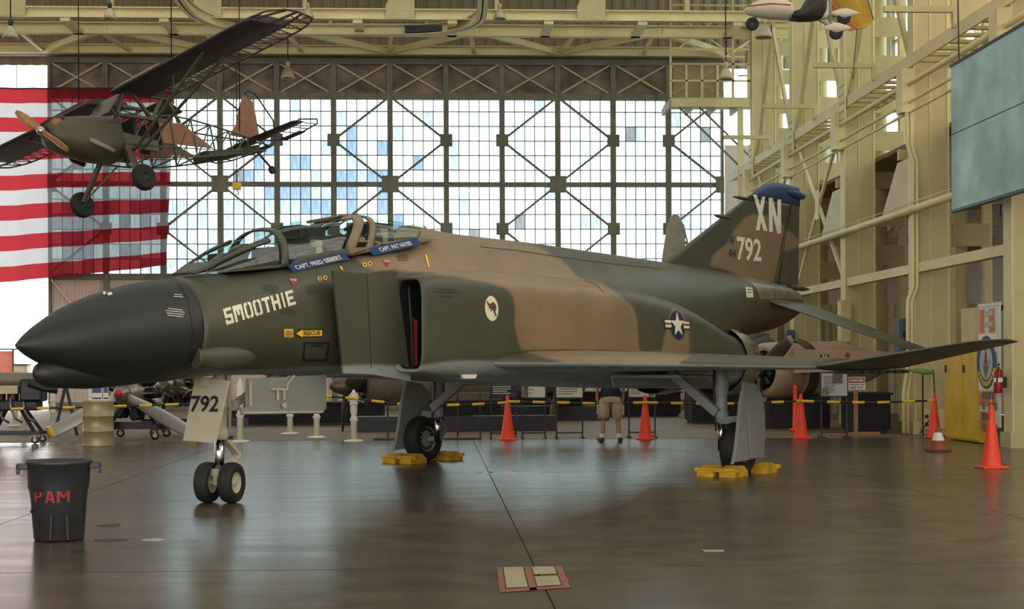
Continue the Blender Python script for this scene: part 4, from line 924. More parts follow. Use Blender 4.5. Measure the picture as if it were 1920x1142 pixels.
# national insignia
decal('insignia_bar', *SQ, ((1246, 617), (1294, 619), (1293, 602), (1243, 598)), 'decal navy', .007); decal('insignia_disc', *disc(32), ((1259, 637), (1286, 637), (1280, 583), (1253, 583)), 'decal navy', .009)
for q_ in (((1247, 614), (1258, 614), (1257, 601), (1245, 600)), ((1281, 616), (1292, 616), (1291, 604), (1280, 603))): decal('insignia_bar', *SQ, q_, 'decal cream', .011)
for q_ in (((1246, 609), (1257.5, 609), (1257, 605.5), (1246, 605)), ((1281, 611), (1291.5, 611.5), (1291, 608), (1280.5, 607))): decal('insignia_stripe', *SQ, q_, 'red', .014)
st = [(.5 + (.5 if k % 2 == 0 else .2) * math.sin(PI * k / 5), .5 + (.5 if k % 2 == 0 else .2) * math.cos(PI * k / 5)) for k in range(10)]
decal('insignia_star', *poly(st), ((1259, 633), (1284, 634), (1281, 585), (1254, 585)), 'decal cream', .013)
# tail lettering
def strokes(nm, segs, m, w):
    for (x0, y0, x1, y1) in segs:
        d_ = math.hypot(x1 - x0, y1 - y0); nx_, ny_ = w, 0
        decal(nm, *SQ, ((x0 - nx_ / 2, y0), (x0 + nx_ / 2, y0), (x1 + nx_ / 2, y1), (x1 - nx_ / 2, y1)), m, .007, 6)
strokes('tail_code', ((1420, 432, 1431, 369), (1435, 433, 1415, 365.5), (1445, 435, 1444, 371), (1460.5, 438, 1460.5, 374), (1460, 438, 1444.5, 371)), 'decal cream', 7)
word('serial_number', '792', ((1381, 488), (1427, 491), (1427, 449), (1381, 443)), 'decal cream'); word('serial_prefix', 'AF', ((1367, 456), (1377, 457), (1377, 444), (1367, 441)), 'stencil dark'); word('serial_prefix', '64', ((1367, 481), (1379, 483), (1379, 469), (1367, 466)), 'stencil dark')
decal('maintenance_placard', *SQ, ((1399, 558), (1412, 558), (1410, 540), (1397, 538)), 'decal cream', .008)
for v_ in (543, 548): decal('stencil_line', *SQ, ((1400, v_ + 1), (1408, v_ + 1.5), (1408, v_), (1400, v_ - .5)), 'stencil dark', .012)
word('door_number', '792', ((357, 773), (409, 773), (413, 742), (360, 742)), 'decal black')
# panel seams
def seam(pts, w=1.0, m='stencil dark'):
    for p, q_ in zip(pts[:-1], pts[1:]):
        d_ = math.dist(p, q_); nx_, ny_ = -(q_[1] - p[1]) / d_ * w / 2, (q_[0] - p[0]) / d_ * w / 2
        decal('panel_seam', *SQ, ((p[0] - nx_, p[1] - ny_), (q_[0] - nx_, q_[1] - ny_), (q_[0] + nx_, q_[1] + ny_), (p[0] + nx_, p[1] + ny_)), m, .005, 12)
seam([(790, 456), (805, 452)]); seam([(900, 463), (970, 470), (1050, 482), (1150, 495), (1240, 504)]); seam([(1100, 527), (1118, 535), (1132, 548)]); seam([(1452, 527), (1464, 470), (1480, 381)], 1.2); seam([(688, 514), (696, 690)], 1.2)
seam([(1451, 541), (1453, 560)]); seam([(1477, 547), (1478, 575)]); seam([(1000, 657), (1100, 656), (1200, 659)], .9); seam([(330, 523), (352, 560), (362, 620), (356, 670), (330, 705)], 1.2, 'decal black')
# ------------------------------------------------------------------ striped flag hung before the doors
def cloth(name, rgb, tr_=.55):
    m = bpy.data.materials.new(name); m.use_nodes = True; N = m.node_tree.nodes; L = m.node_tree.links; N.remove(N['Principled BSDF']); c = srgb(rgb) + (1,)
    d_ = N.new('ShaderNodeBsdfDiffuse'); t_ = N.new('ShaderNodeBsdfTranslucent'); x = N.new('ShaderNodeBsdfTransparent'); m1 = N.new('ShaderNodeMixShader'); m2 = N.new('ShaderNodeMixShader')
    tc = N.new('ShaderNodeTexCoord'); nz = N.new('ShaderNodeTexNoise'); nz.inputs['Scale'].default_value = 1.5; L.new(tc.outputs['Object'], nz.inputs['Vector'])
    rp = N.new('ShaderNodeValToRGB'); rp.color_ramp.elements[0].color = tuple(v * .85 for v in c[:3]) + (1,); rp.color_ramp.elements[1].color = c; L.new(nz.outputs['Fac'], rp.inputs['Fac'])
    for q_ in (d_, t_, x): L.new(rp.outputs['Color'], q_.inputs['Color'])
    m1.inputs[0].default_value = tr_; m2.inputs[0].default_value = .3
    L.new(d_.outputs[0], m1.inputs[1]); L.new(t_.outputs[0], m1.inputs[2]); L.new(m1.outputs[0], m2.inputs[1]); L.new(x.outputs[0], m2.inputs[2]); L.new(m2.outputs[0], N['Material Output'].inputs[0]); MATS[name] = m; return m
cloth('flag red', (146, 44, 50), .4); cloth('flag white', (168, 170, 172), .3)
FY = 55.2
fg = thing('flag', 'huge red and white striped flag hung before the hangar doors', 'flag', (0, FY, 0))
def fpt(s, t_):                                   # s 0 at the frame edge side .. 1 right edge, t 0 top .. 1 bottom, from the photo outline
    u = lerp(-330, lerp(326, 312, t_), s); yt = 168 - 2 * s; yb = lerp(548, 496, s**1.0) + 8 * math.sin(3 * s); v = lerp(yt, yb, t_) + 5 * math.sin(6 * s + 1) * math.sin(PI * t_) 
    p = atY(u, v, FY); return Vector((p.x, .10 * math.sin(s * 34 + 2 * t_) * (.3 + t_) + .06 * math.sin(s * 71), p.z))
for k in range(13):
    rows = [[fpt(i / 90, (k + j / 3) / 13) for i in range(91)] for j in range(4)]
    MB().grid(rows).build('stripe', MATS['flag red' if k % 2 == 0 else 'flag white'], fg, recalc=False)
hp = [fpt(i / 40, 0) for i in range(41)]; MB().tube([p + Vector((0, 0, .02)) for p in hp], .03, 6).build('header_rope', MATS['darkmetal'], fg)
for i in (2, 12, 22, 32, 39): MB().bar(hp[i], hp[i] + Vector((0, 0, .9)), .02).build('hanging_line', MATS['darkmetal'], fg)

# ------------------------------------------------------------------ pendant lamps
mat('lamp shade', (172, 158, 130), .45, .1, .12, 4)
def lamp(u, v, Zd, wpx, label, cap=True):
    r_ = ray(u, v); p = EYE + r_ * (Zd / r_.y); w = wpx / F * Zd / 2
    t = thing('pendant_lamp', label, 'lamp', p, 0, 'bell-shaped pendant lamps under the roof')
    MB().lathe([(w * .22, w * 1.55), (w * .42, w * 1.4), (w * .7, w * .95), (w * .92, w * .35), (w, 0), (w * .95, 0), (w * .86, w * .35), (w * .6, w * .95), (w * .3, w * 1.3)], (0, 0, 0), n=24, cap=False).build('lamp_shade', MATS['lamp shade'], t)
    MB().lathe([(w * .2, w * 1.5), (w * .3, w * 1.7), (w * .34, w * 2.1), (w * .2, w * 2.4)], n=12).build('lamp_cap', MATS['black' if cap else 'lamp shade'], t)
    MB().lathe([(.05, w * .5), (w * .25, w * .7), (w * .2, w * 1.2)], n=12).build('bulb', MATS['offwhite'], t)
    MB().tube([(0, 0, w * 2.3), (0, 0, ZR - p.z - .02)], .018, 6).build('cord', MATS['black'], t)
lamp(20, 72, 45, 30, 'bell pendant lamp with black cap next to the open doorway'); lamp(206, 36, 45, 26, 'bell pendant lamp with black cap above the striped flag'); lamp(577, 34, 48, 24, 'grey bell pendant lamp beyond the tip of the skeletal wing', False)
lamp(540, 147, 52, 27, 'bell pendant lamp hanging low before the door header braces', False); lamp(937, 36, 48, 25, 'bell pendant lamp beside the curved end of the monorail', False); lamp(1361, 149, 46, 28, 'bell pendant lamp on a long cord before the platform cage', False); lamp(1432, 71, 36, 33, 'bell pendant lamp behind the nose wheel of the hanging trike', False)

# ------------------------------------------------------------------ hanging high-wing plane with stripped frame
mat('olive skin', (78, 70, 50), .5, 0, .12, 2.5); mat('dark underside', (42, 36, 35), .55, 0, .3, 2.2); mat('tube green', (70, 78, 52), .5, 0, .15); mat('rust panel', (138, 92, 66), .6, 0, .15, 3); mat('prop wood', (158, 112, 62), .35, 0, .25, 9); mat('dark wood', (72, 52, 40), .5, 0, .2, 6)
th_, pitch, bank = math.radians(37), math.radians(2.8), math.radians(12)
cr_, cf_ = Vector((CY, -SY, 0)), Vector((SY, CY, 0))
aft = (cr_ * math.sin(th_) + cf_ * math.cos(th_)) * math.cos(pitch) + Vector((0, 0, math.sin(pitch)))
prt = cr_ * math.cos(th_) - cf_ * math.sin(th_); upv = prt.cross(aft) * -1
if upv.z < 0: upv = -upv
prt, upv = prt * math.cos(bank) + upv * math.sin(bank), upv * math.cos(bank) - prt * math.sin(bank)
r_ = ray(78, 245); hub = EYE + r_ * (31.5 / (r_.dot(cf_)))
hp_ = thing('hanging_plane', 'olive high-wing light plane with bare tube fuselage hung from the roof', 'aircraft', hub)
Mx = Matrix((aft, -prt, upv)).transposed().to_4x4(); Mx.translation = hub
hp_.matrix_world = Mx
def B(x, y, z):
    x2 = x + .4 * min(1, max(0, x)); x2 = x2 if x2 < 3.4 else 3.4 + (x2 - 3.4) * .88
    return Vector((x2, -y, z))
# propeller
def blade(parent, c, ax, d_, L_, w, m, nm='propeller_blade', tip=None, tw=.5, root=.12):
    c, ax, d_ = Vector(c), Vector(ax).normalized(), Vector(d_).normalized(); sd = ax.cross(d_); rings = []
    for i in range(11):
        t_ = i / 10; ww = w * (.35 + .65 * math.sin(PI * min(1, .12 + t_ * .75))) * (1 if t_ < .93 else .75); an = lerp(.9, .2, t_) * tw * 2; a_ = sd * math.cos(an) + ax * math.sin(an); n_ = ax * math.cos(an) - sd * math.sin(an); h_ = lerp(.055, .012, t_); p = c + d_ * lerp(root, L_, t_)
        rings.append([p + a_ * ww / 2 * math.cos(2 * PI * k / 10) + n_ * h_ * math.sin(2 * PI * k / 10) for k in range(10)])
    o = MB().loft(rings).build(nm, MATS[m], parent)
    if tip: MB().loft([[p_ + (p_ - sum(r, Vector()) / 10) * .06 for p_ in r] for r in rings[9:]]).build('blade_tip', MATS[tip], o)
    return o
bd = B(0, -.64, .56).normalized()
for s_ in (1, -1): blade(hp_, (0, 0, 0), (1, 0, 0), bd * s_, .95, .19, 'prop wood', root=.02)
MB().lathe([(.001, -.1), (.06, -.09), (.09, -.04), (.09, .1)], axis=(1, 0, 0), n=16).build('propeller_hub', MATS['chrome'], hp_)
def rsec(x, w, zt, zb, e=2.6, n=28): return [B(x, w * sgnpow(math.sin(2 * PI * k / n), 2 / e), (zt + zb) / 2 + (zt - zb) / 2 * sgnpow(math.cos(2 * PI * k / n), 2 / e)) for k in range(n)]
MB().loft([rsec(.08, .2, .14, -.2, 2), rsec(.14, .3, .2, -.34, 2.4), rsec(.35, .38, .3, -.46), rsec(.8, .45, .36, -.56, 3), rsec(1.3, .46, .40, -.6, 3)]).build('cowling', MATS['olive skin'], hp_)
MB().loft([rsec(.115, .26, .23, .1, 3, 16), rsec(.3, .26, .32, .12, 3, 16)]).build('carburettor_intake', MATS['dark underside'], hp_)
for s_ in (1, -1):
    MB().tube([B(.6, s_ * .40, -.25), B(.75, s_ * .52, -.4), B(.95, s_ * .5, -.5)], .05, 8).build('exhaust_stub', MATS['gunship grey' if s_ > 0 else 'dark underside'], hp_)
    MB().b6(.16, .32, -s_ * .2 - .06, -s_ * .2 + .06, .05, .2).build('cooling_inlet', MATS['prop wood' if s_ > 0 else 'dark underside'], hp_)
# windscreen, cabin
MB().add([B(1.05, .42, .38), B(1.05, -.42, .38), B(1.5, -.4, .86), B(1.5, .4, .86)], [(0, 1, 2, 3)]).build('windscreen', MATS['olive skin'], hp_, solid=.02)
cgw = bay_mat('cabin window', (.8, .82, .76))
tubes = [(B(1.28, .42, .38), B(1.55, .4, .9)), (B(1.55, .4, .9), B(2.75, .38, .82)), (B(1.28, .44, .34), B(2.6, .42, .3)), (B(1.75, .41, .88), B(2.2, .42, .32)), (B(2.2, .42, .32), B(2.6, .4, .84)), (B(2.75, .38, .82), B(3.0, .38, .3))]
for s_ in (1, -1):
    fr_ = MB()
    for a, b in tubes: fr_.bar((a.x, a.y * s_, a.z), (b.x, b.y * s_, b.z), .06)
    fr_.build('cabin_frame', MATS['olive skin'], hp_)
    MB().add([B(2.25, s_ * .4, .33), B(2.62, s_ * .39, .8), B(2.78, s_ * .38, .78), B(2.98, s_ * .38, .32)], [(0, 1, 2, 3)]).build('cabin_window', cgw, hp_, recalc=False)
    MB().prism([B(2.35, s_ * .43, .28), B(3.05, s_ * .41, .28), B(4.05, s_ * .32, -.2), B(2.4, s_ * .42, -.2)], (0, s_ * .02, 0)).build('side_panel', MATS['rust panel'], hp_)
    MB().prism([B(1.3, s_ * .46, -.05), B(2.2, s_ * .46, -.18), B(2.2, s_ * .46, -.42), B(1.3, s_ * .46, -.38)], (0, s_ * .02, 0)).build('lower_side_panel', MATS['olive skin'], hp_)
MB().add([B(2.7, .38, .84), B(2.7, -.38, .84), B(3.3, -.25, .62), B(3.3, .25, .62)], [(0, 1, 2, 3)]).build('cabin_rear_deck', MATS['olive skin'], hp_, solid=.02)
for x in (2.15, 2.75): MB().b6(x, x + .1, -.3, .3, -.3, .35).build('seat_back', MATS['dark underside'], hp_)
# tube fuselage
st_ = [(1.3, .42, .35, -.5), (2.0, .42, .32, -.52), (2.7, .41, .45, -.5), (3.4, .36, .42, -.44), (4.1, .29, .36, -.36), (4.8, .21, .29, -.26), (5.5, .13, .22, -.14), (6.2, .04, .16, -.02)]
for s_ in (1, -1):
    for z_ in (2, 3): MB().tube([B(q_[0], s_ * q_[1], q_[z_]) for q_ in st_], .02, 6).build('longeron', MATS['tube green'], hp_)
    MB().tube([B(q_[0], s_ * q_[1] * 1.12, q_[3] * .5 - .05) for q_ in st_], .013, 5).build('stringer', MATS['tube green'], hp_)
for i, q_ in enumerate(st_[:-1]):
    n_ = st_[i + 1]; mb = MB()
    for s_ in (1, -1):
        mb.bar(B(q_[0], s_ * q_[1], q_[2]), B(q_[0], s_ * q_[1], q_[3]), .028).bar(B(q_[0], s_ * q_[1], q_[3]), B(n_[0], s_ * n_[1], n_[2]), .024)
    mb.bar(B(q_[0], q_[1], q_[3]), B(q_[0], -q_[1], q_[3]), .026).bar(B(q_[0], q_[1], q_[2]), B(q_[0], -q_[1], q_[2]), .026).bar(B(q_[0], q_[1], q_[3]), B(n_[0], -n_[1], n_[3]), .022)
    mb.build('truss_bay', MATS['tube green'], hp_)
MB().loft([rsec(3.9, .28, -.2, -.42, 2.5, 16), rsec(4.8, .22, -.12, -.32, 2.5, 16), rsec(6.0, .06, .1, -.06, 2, 16)]).build('belly_fairing', MATS['tube green'], hp_)
# wings: skinned front, open ribs behind the rear spar
def wing_pt(y, t_, z_=0): # t chordwise 0..1
    ch = 1.55 if y < 4.5 else 1.55 - (y - 4.5)**2 * .9; le = 1.25 + (0 if y < 4.5 else (y - 4.5)**2 * .35); hh = .16 * math.sqrt(max(0, t_)) * (1 - t_) * 1.9
    return le + ch * t_, hh, .86 + .012 * y
for s_ in (1, -1):
    rings = []
    for i in range(19):
        y = lerp(.36, 4.72, i / 18); r1 = []
        for t_ in (.66, .5, .35, .2, .1, .03, 0): x, h_, z = wing_pt(y, t_); r1.append(B(x, s_ * y, z + h_))
        for t_ in (.03, .1, .3, .66): x, h_, z = wing_pt(y, t_); r1.append(B(x, s_ * y, z - .035 * (t_ > 0)))
        rings.append(r1)
    MB().loft(rings, True, True).build('wing_skin', MATS['dark underside'], hp_)
    for i in range(16):
        y = .5 + i * .295; a = wing_pt(y, .66); b = wing_pt(y, 1); mb = MB()
        mb.bar(B(a[0], s_ * y, a[2] + a[1]), B(b[0], s_ * y, b[2]), .018).bar(B(a[0], s_ * y, a[2] - .03), B(b[0], s_ * y, b[2]), .018)
        for q_ in (.25, .5, .75): mb.bar(B(lerp(a[0], b[0], q_), s_ * y, a[2] - .03 * (1 - q_)), B(lerp(a[0], b[0], q_ + .1), s_ * y, a[2] + a[1] * (1 - q_)), .012)
        mb.build('wing_rib', MATS['dark underside'], hp_)
    MB().tube([B(wing_pt(y, 1)[0], s_ * y, wing_pt(y, 1)[2]) for y in (.4, 1.5, 3, 4, 4.5, 4.8, 5.05, 5.2)] + [B(2.0, s_ * 5.32, .93), B(1.7, s_ * 5.28, .95), B(1.42, s_ * 5.0, .97), B(1.3, s_ * 4.7, .93)], .02, 6).build('wing_edge_bow', MATS['dark wood'], hp_)
    tr2 = MB(); tr2.bar(B(1.85, s_ * 4.7, .9), B(2.0, s_ * 5.3, .93), .06, .03).bar(B(1.5, s_ * 4.7, .96), B(1.75, s_ * 5.25, .95), .05, .03).bar(B(2.2, s_ * 4.7, .88), B(2.15, s_ * 5.28, .92), .05, .03); tr2.build('tip_spar', MATS['dark wood'], hp_)
    for x in (1.55, 2.15): MB().bar(B(lerp(1.6, x, .3), s_ * .45, -.38), B(x, s_ * 3.0, .86), .07, .035).build('lift_strut', MATS['tube green'], hp_)
    for x in (1.75,): MB().bar(B(1.7, s_ * 1.7, .2), B(1.8, s_ * 1.75, .86), .025).bar(B(1.75, s_ * 2.1, .4), B(2.05, s_ * 2.15, .86), .025).build('jury_strut', MATS['tube green'], hp_)
    # gear
    MB().bar(B(1.35, s_ * .45, -.4), B(1.12, s_ * .98, -1.18), .12, .07).build('gear_leg', MATS['olive skin'], hp_); MB().bar(B(1.75, s_ * .42, -.5), B(1.16, s_ * .95, -1.15), .035).build('gear_brace', MATS['tube green'], hp_)
    wheel(hp_, B(1.12, s_ * 1.05, -1.22), (0, 1, 0), .28, .2, .09, 'blackrubber', 'darkmetal')
    # tailplane
    rings = []
    for i in range(8):
        y = lerp(.05, 1.5, i / 7); c_ = lerp(.62, .45, i / 7); rings.append([B(5.55 + .12 * i / 7, s_ * y, .19), B(5.55 + .12 * i / 7 + c_ * .5, s_ * y, .225), B(5.55 + .12 * i / 7 + c_, s_ * y, .19), B(5.55 + .12 * i / 7 + c_ * .5, s_ * y, .165)])
    MB().loft(rings).build('tailplane', MATS['darkmetal'], hp_)
    el = MB(); el.tube([B(6.2, s_ * .1, .19), B(6.75, s_ * .25, .19), B(6.75, s_ * .9, .19), B(6.6, s_ * 1.5, .19), B(6.3, s_ * 1.75, .19), B(5.75, s_ * 1.62, .19)], .018, 6)
    for y in (.4, .75, 1.1, 1.45): el.bar(B(6.15, s_ * y, .19), B(6.72 - max(0, y - .9) * .3, s_ * y, .19), .018)
    el.build('elevator_frame', MATS['darkmetal'], hp_)
    MB().b6(6.55, 6.76, -s_ * .9 if s_ > 0 else .25, -s_ * .25 if s_ > 0 else .9, .175, .2).build('trim_tab', MATS['darkmetal'], hp_)
MB().prism([B(5.05, .02, .28), B(6.1, .02, .2), B(6.12, .02, 1.12), B(5.82, .02, 1.3), B(5.55, .02, .95), B(5.35, .02, .55)], (0, .04, 0)).build('fin_cover', MATS['rust panel'], hp_)
MB().tube([B(5.82, 0, 1.28), B(6.0, 0, 1.42), B(6.25, 0, 1.38), B(6.75, 0, .75), B(6.7, 0, .2), B(6.25, 0, .0)], .02, 6).build('rudder_frame', MATS['darkmetal'], hp_)
MB().bar(B(5.9, 0, -.05), B(6.3, 0, -.42), .04).build('tail_spring', MATS['darkmetal'], hp_); wheel(hp_, B(6.35, 0, -.5), (0, 1, 0), .1, .07, .04, 'blackrubber', 'darkmetal')
MB().prism([B(1.6, -1.0, 1.05), B(1.7, -1.0, 1.05), B(1.7, -2.4, 1.02), B(1.6, -2.4, 1.02)], (0, 0, .1)).build('top_panel', MATS['dark wood'], hp_)
bpy.context.view_layer.update()
for p in (B(1.9, 1.6, .95), B(1.9, -1.6, .95), B(5.4, 0, .3)):
    w_ = hp_.matrix_world @ p; l_ = hp_.matrix_world.inverted() @ Vector((w_.x, w_.y, ZR)); MB().tube([p, l_], .012, 5).build('suspension_cable', MATS['black'], hp_)
# chain hoist
mr_ = ground(444, 57, 12.3); hx_ = atY(444, 352, mr_.y); t = thing('chain_hoist', 'yellow chain hoist hook hanging on a chain before the glazed doors', 'hoist', hx_)
MB().box((0, 0, .05), (.28, .22, .24)).build('hook_block', MATS['yellow'], t, bevel=.05); MB().tube([(0, 0, -.08), (.06, 0, -.14), (.05, 0, -.22), (-.03, 0, -.22)], .02, 6).build('hook', MATS['darkmetal'], t)
ch_ = MB()
for k in range(70): ch_.lathe([(.03, -.008), (.042, 0), (.03, .008)], (0, 0, .22 + k * .08), (1, 0, 0) if k % 2 else (0, 1, 0), 6, False)
ch_.build('chain', MATS['darkmetal'], t, 'stuff'); MB().bar((0, 0, .2), (0, 0, 12.33 - hx_.z), .03).build('chain_bar', MATS['darkmetal'], t)

# ------------------------------------------------------------------ hanging trike with yellow wing
r_ = ray(1450, 20); tp = EYE + r_ * (30 / r_.y)
tk = thing('hanging_trike', 'white trike pod with spatted wheels hung under a yellow wing', 'aircraft', tp, -math.asin(SY))
mat('pod white', (206, 190, 166), .35, 0, .05); mat('yellow cloth', (190, 150, 44), .7, 0, .15, 3); mat('pod black', (40, 36, 30), .6)
ppm = F / 30; Q = lambda u, v, d_=0: Vector(((u - 1450) / ppm, d_, -(v - 20) / ppm))
def pod(pts, nm, m, sq=.6):
    rings = []
    for (u, vt, vb, w) in pts: c = Q(u, (vt + vb) / 2); h = (vb - vt) / 2 / ppm; rings.append([c + Vector((0, w * math.cos(2 * PI * k / 16), h * math.sin(2 * PI * k / 16))) for k in range(16)])
    return MB().loft(rings).build(nm, MATS[m], tk)
pod([(1394, 19, 22, .03), (1400, 12, 27, .12), (1415, 4, 32, .24), (1440, -6, 36, .3), (1465, -4, 37, .3), (1484, 8, 38, .28)], 'fairing_pod', 'pod white')
pod([(1482, 24, 39, .24), (1500, 18, 41, .25), (1520, -14, 42, .26), (1540, -30, 38, .22), (1550, -30, 20, .1)], 'seat_shell', 'pod black')
MB().tube([Q(1396, 16, -.2), Q(1440, 13.5, -.31), Q(1478, 16, -.3)], .012, 6).build('red_pinstripe', MATS['red'], tk)
wheel(tk, Q(1410, 45), (0, 1, 0), .13, .1, .05, 'blackrubber', 'darkmetal'); MB().bar(Q(1410, 45), Q(1417, 30), .03).build('nose_fork', MATS['darkmetal'], tk)
for i, (u, v, d_) in enumerate(((1575, 36, -.4), (1552, 72, -.8))):
    rings = []
    for k, (du, r0) in enumerate(((-24, .01), (-18, .06), (-6, .11), (6, .12), (18, .07), (28, .01))): c = Q(u + du, v - 2, d_); rings.append([c + Vector((0, r0 * .7 * math.cos(2 * PI * q_ / 12), r0 * .8 * math.sin(2 * PI * q_ / 12))) for q_ in range(12)])
    MB().loft(rings).build('wheel_spat', MATS['pod white'], tk); wheel(tk, Q(u, v + 7, d_), (0, 1, 0), .13, .09, .05, 'blackrubber', 'darkmetal')
    MB().bar(Q(1535, 38), Q(u, v, d_), .03).build('axle_leg', MATS['gunship grey'], tk)
MB().bar(Q(1554, -200), Q(1553, 74, -.3), .05).build('mast', MATS['gunship grey'], tk)
yw = [Q(1560, -60, .3), Q(1618, -40, .2), Q(1641, 37, .1), Q(1628, 51, .1), Q(1602, 52, .3), Q(1570, 24, .5), Q(1566, -8, .5)]
MB().prism(yw, (0, .05, 0)).build('yellow_wing', MATS['yellow cloth'], tk)
MB().bar(Q(1555, 0), Q(1606, 54), .03).build('orange_tube', MATS['orange'], tk); MB().bar(Q(1641, 37, .05), Q(1612, -60, .1), .02).build('leading_edge', MATS['darkmetal'], tk)
MB().tube([Q(1608, 54), Q(1600, 150), Q(1596, 135)], .008, 5).build('guy_line', MATS['black'], tk)
for u in (1480, 1556): MB().tube([Q(u, -10), Vector((Q(u, 0).x, 0, ZR - tp.z))], .012, 5).build('suspension_cable', MATS['black'], tk)
# ------------------------------------------------------------------ traffic cones
def cone(u, v, h, label, small=False):
    p = ground(u, v); t = thing('traffic_cone', label, 'cone', (p.x, p.y, 0), random.uniform(-.2, .2) - .05, None if small else 'tall orange traffic cones')
    b = .19 if not small else .2; m = 'orange' if not small else 'old cone'
    if small: mat('old cone', (140, 66, 36), .6, 0, .2, 6); mat('old cone dark', (74, 50, 36), .7)
    MB().b6(-b, b, -b, b, 0, .035).build('cone_base', MATS[m if not small else 'old cone dark'], t, bevel=.012)
    k = h
    MB().lathe([(b * .8, .03), (b * .72, .07), (.03, k * .97), (.022, k), (.015, k), (.02, k * .95)], n=28, cap=False).build('cone_body', MATS[m], t)
    MB().lathe([(b * .72 * .16 + .03, k * .84), (b * .72 * .14 + .032, k * .86)], n=24, cap=False).build('cone_collar', MATS[m], t)
    if small: MB().lathe([(.11, k * .45), (.066, k * .78)], n=24, cap=False).build('reflective_band', MATS['white paint'], t)
cone(952, 825, .92, 'tall orange traffic cone between the display boards with barrier tape'); cone(1210, 824, .92, 'tall orange traffic cone beside the standing visitor'); cone(1502, 822, .92, 'tall orange traffic cone beside the grey information stand')
cone(1752, 821, .92, 'tall orange traffic cone at the end of the barrier tape by the column'); cone(1859, 878, .92, 'tall orange traffic cone standing alone on open floor near the extinguisher'); cone(1759, 846, .42, 'short worn brown cone with a white band', True)
p = ground(1515, 812); t = thing('traffic_cone', 'slim orange delineator post behind the information stand', 'cone', (p.x, p.y + 1.2, 0)); MB().lathe([(.16, 0), (.16, .05), (.07, .06), (.05, 1.0), (.055, 1.02), (.02, 1.06)], n=16).build('post_body', MATS['orange'], t)
# ------------------------------------------------------------------ barrier tape of alternating yellow and black sleeves
def barrier(pts, label, Y=31.2):
    P_ = []
    for u, v in pts:
        P_.append(atY(u, v, Y))
    t = thing('barrier_rope', label, 'barrier', (P_[0].x, Y, 0), 0, 'yellow and black barrier ropes'); o = Vector((P_[0].x, Y, 0)); step = .235; acc = 0; k = 0
    fine = []
    for a, b in zip(P_[:-1], P_[1:]):
        n = max(1, int((b - a).length / .05)); fine += [a.lerp(b, i / n) for i in range(n)]
    fine.append(P_[-1]); i = 0; n = int(round(step / .05))
    while i < len(fine) - 1:
        seg = fine[i:i + n + 1]
        MB().tube([q_ - o for q_ in seg], .028 if k % 2 == 0 else .02, 8).build('sleeve', MATS['yellow' if k % 2 == 0 else 'black'], t); i += n; k += 1
barrier([(-30, 768), (60, 766), (180, 763), (290, 760), (360, 757), (449, 752)], 'barrier rope passing in front of the drum and engine stands')
barrier([(449, 752), (500, 749), (545, 750), (612, 743), (663, 747), (740, 757), (810, 760), (880, 759), (952, 755)], 'barrier rope running behind the main wheel to the first cone')
barrier([(952, 753), (1040, 755), (1130, 757), (1210, 755)], 'barrier rope behind the visitor between two cones'); barrier([(1210, 755), (1300, 757), (1400, 757), (1502, 752)], 'barrier rope behind the port main gear between two cones'); barrier([(1502, 752), (1560, 754), (1640, 755), (1752, 751)], 'barrier rope in front of the wooden danger sign')
# stanchions
for i, (u, v, h) in enumerate(((449, 830, 1.3), (663, 829, 1.06), (593, 822, 1.06), (543, 815, 1.0), (97, 803, .95), (42, 815, .95), (26, 800, .9))):
    p = ground(u, v); t = thing('stanchion', ['cream bullet-tipped stanchion beside the nose gear', 'cream bullet-tipped stanchion beneath the intake splitter', 'cream stanchion behind the nose bay door', 'cream stanchion behind the nose bay door, further from the rope', 'cream stanchion behind the black engine stand', 'cream stanchion between the legs of the engine stand', 'cream stanchion past the engine stand on the doorway side'][i], 'stanchion', (p.x, p.y + .13, 0), 0, 'cream stanchions')
    MB().lathe([(.2, 0), (.2, .03), (.1, .05)], n=20).build('base', MATS['offwhite'], t)
    MB().lathe([(.062, .03), (.062, h * .38), (.09, h * .42), (.062, h * .46), (.05, h * .5), (.072, h * .56), (.072, h * .88), (.03, h * .97), (.005, h)], n=16).build('post', MATS['offwhite'], t)
    MB().lathe([(.075, h * .7), (.085, h * .71), (.085, h * .74), (.075, h * .75)], n=16).build('collar', MATS['offwhite'], t)
# wheel chocks of the jet
mat('chock yellow', (196, 150, 30), .6, 0, .3, 6)
for i, (s_, dx) in enumerate(((1, -1), (1, 1), (-1, -1), (-1, 1))):
    w_ = WA(XN + 7.12 + dx * .5, s_ * 2.79, 0); t = thing('wheel_chock', ['yellow wooden chock ahead of the wheel behind the grey gear door', 'yellow wooden chock behind the wheel behind the grey gear door', 'yellow wooden chock ahead of the wheel with the exposed hub', 'yellow wooden chock behind the wheel with the exposed hub'][i], 'chock', w_, YAW, 'yellow wheel chocks')
    for dy in (-.17, .17):
        MB().prism([(-dx * .22, dy - .12, 0), (dx * .16, dy - .12, 0), (dx * .16, dy - .12, .08), (-dx * .02, dy - .12, .15), (-dx * .1, dy - .12, .15), (-dx * .22, dy - .12, .07)], (0, .24, 0)).build('block', MATS['chock yellow'], t)
    MB().box((dx * .1, 0, .09), (.05, .7, .05)).build('tie_bar', MATS['chock yellow'], t)
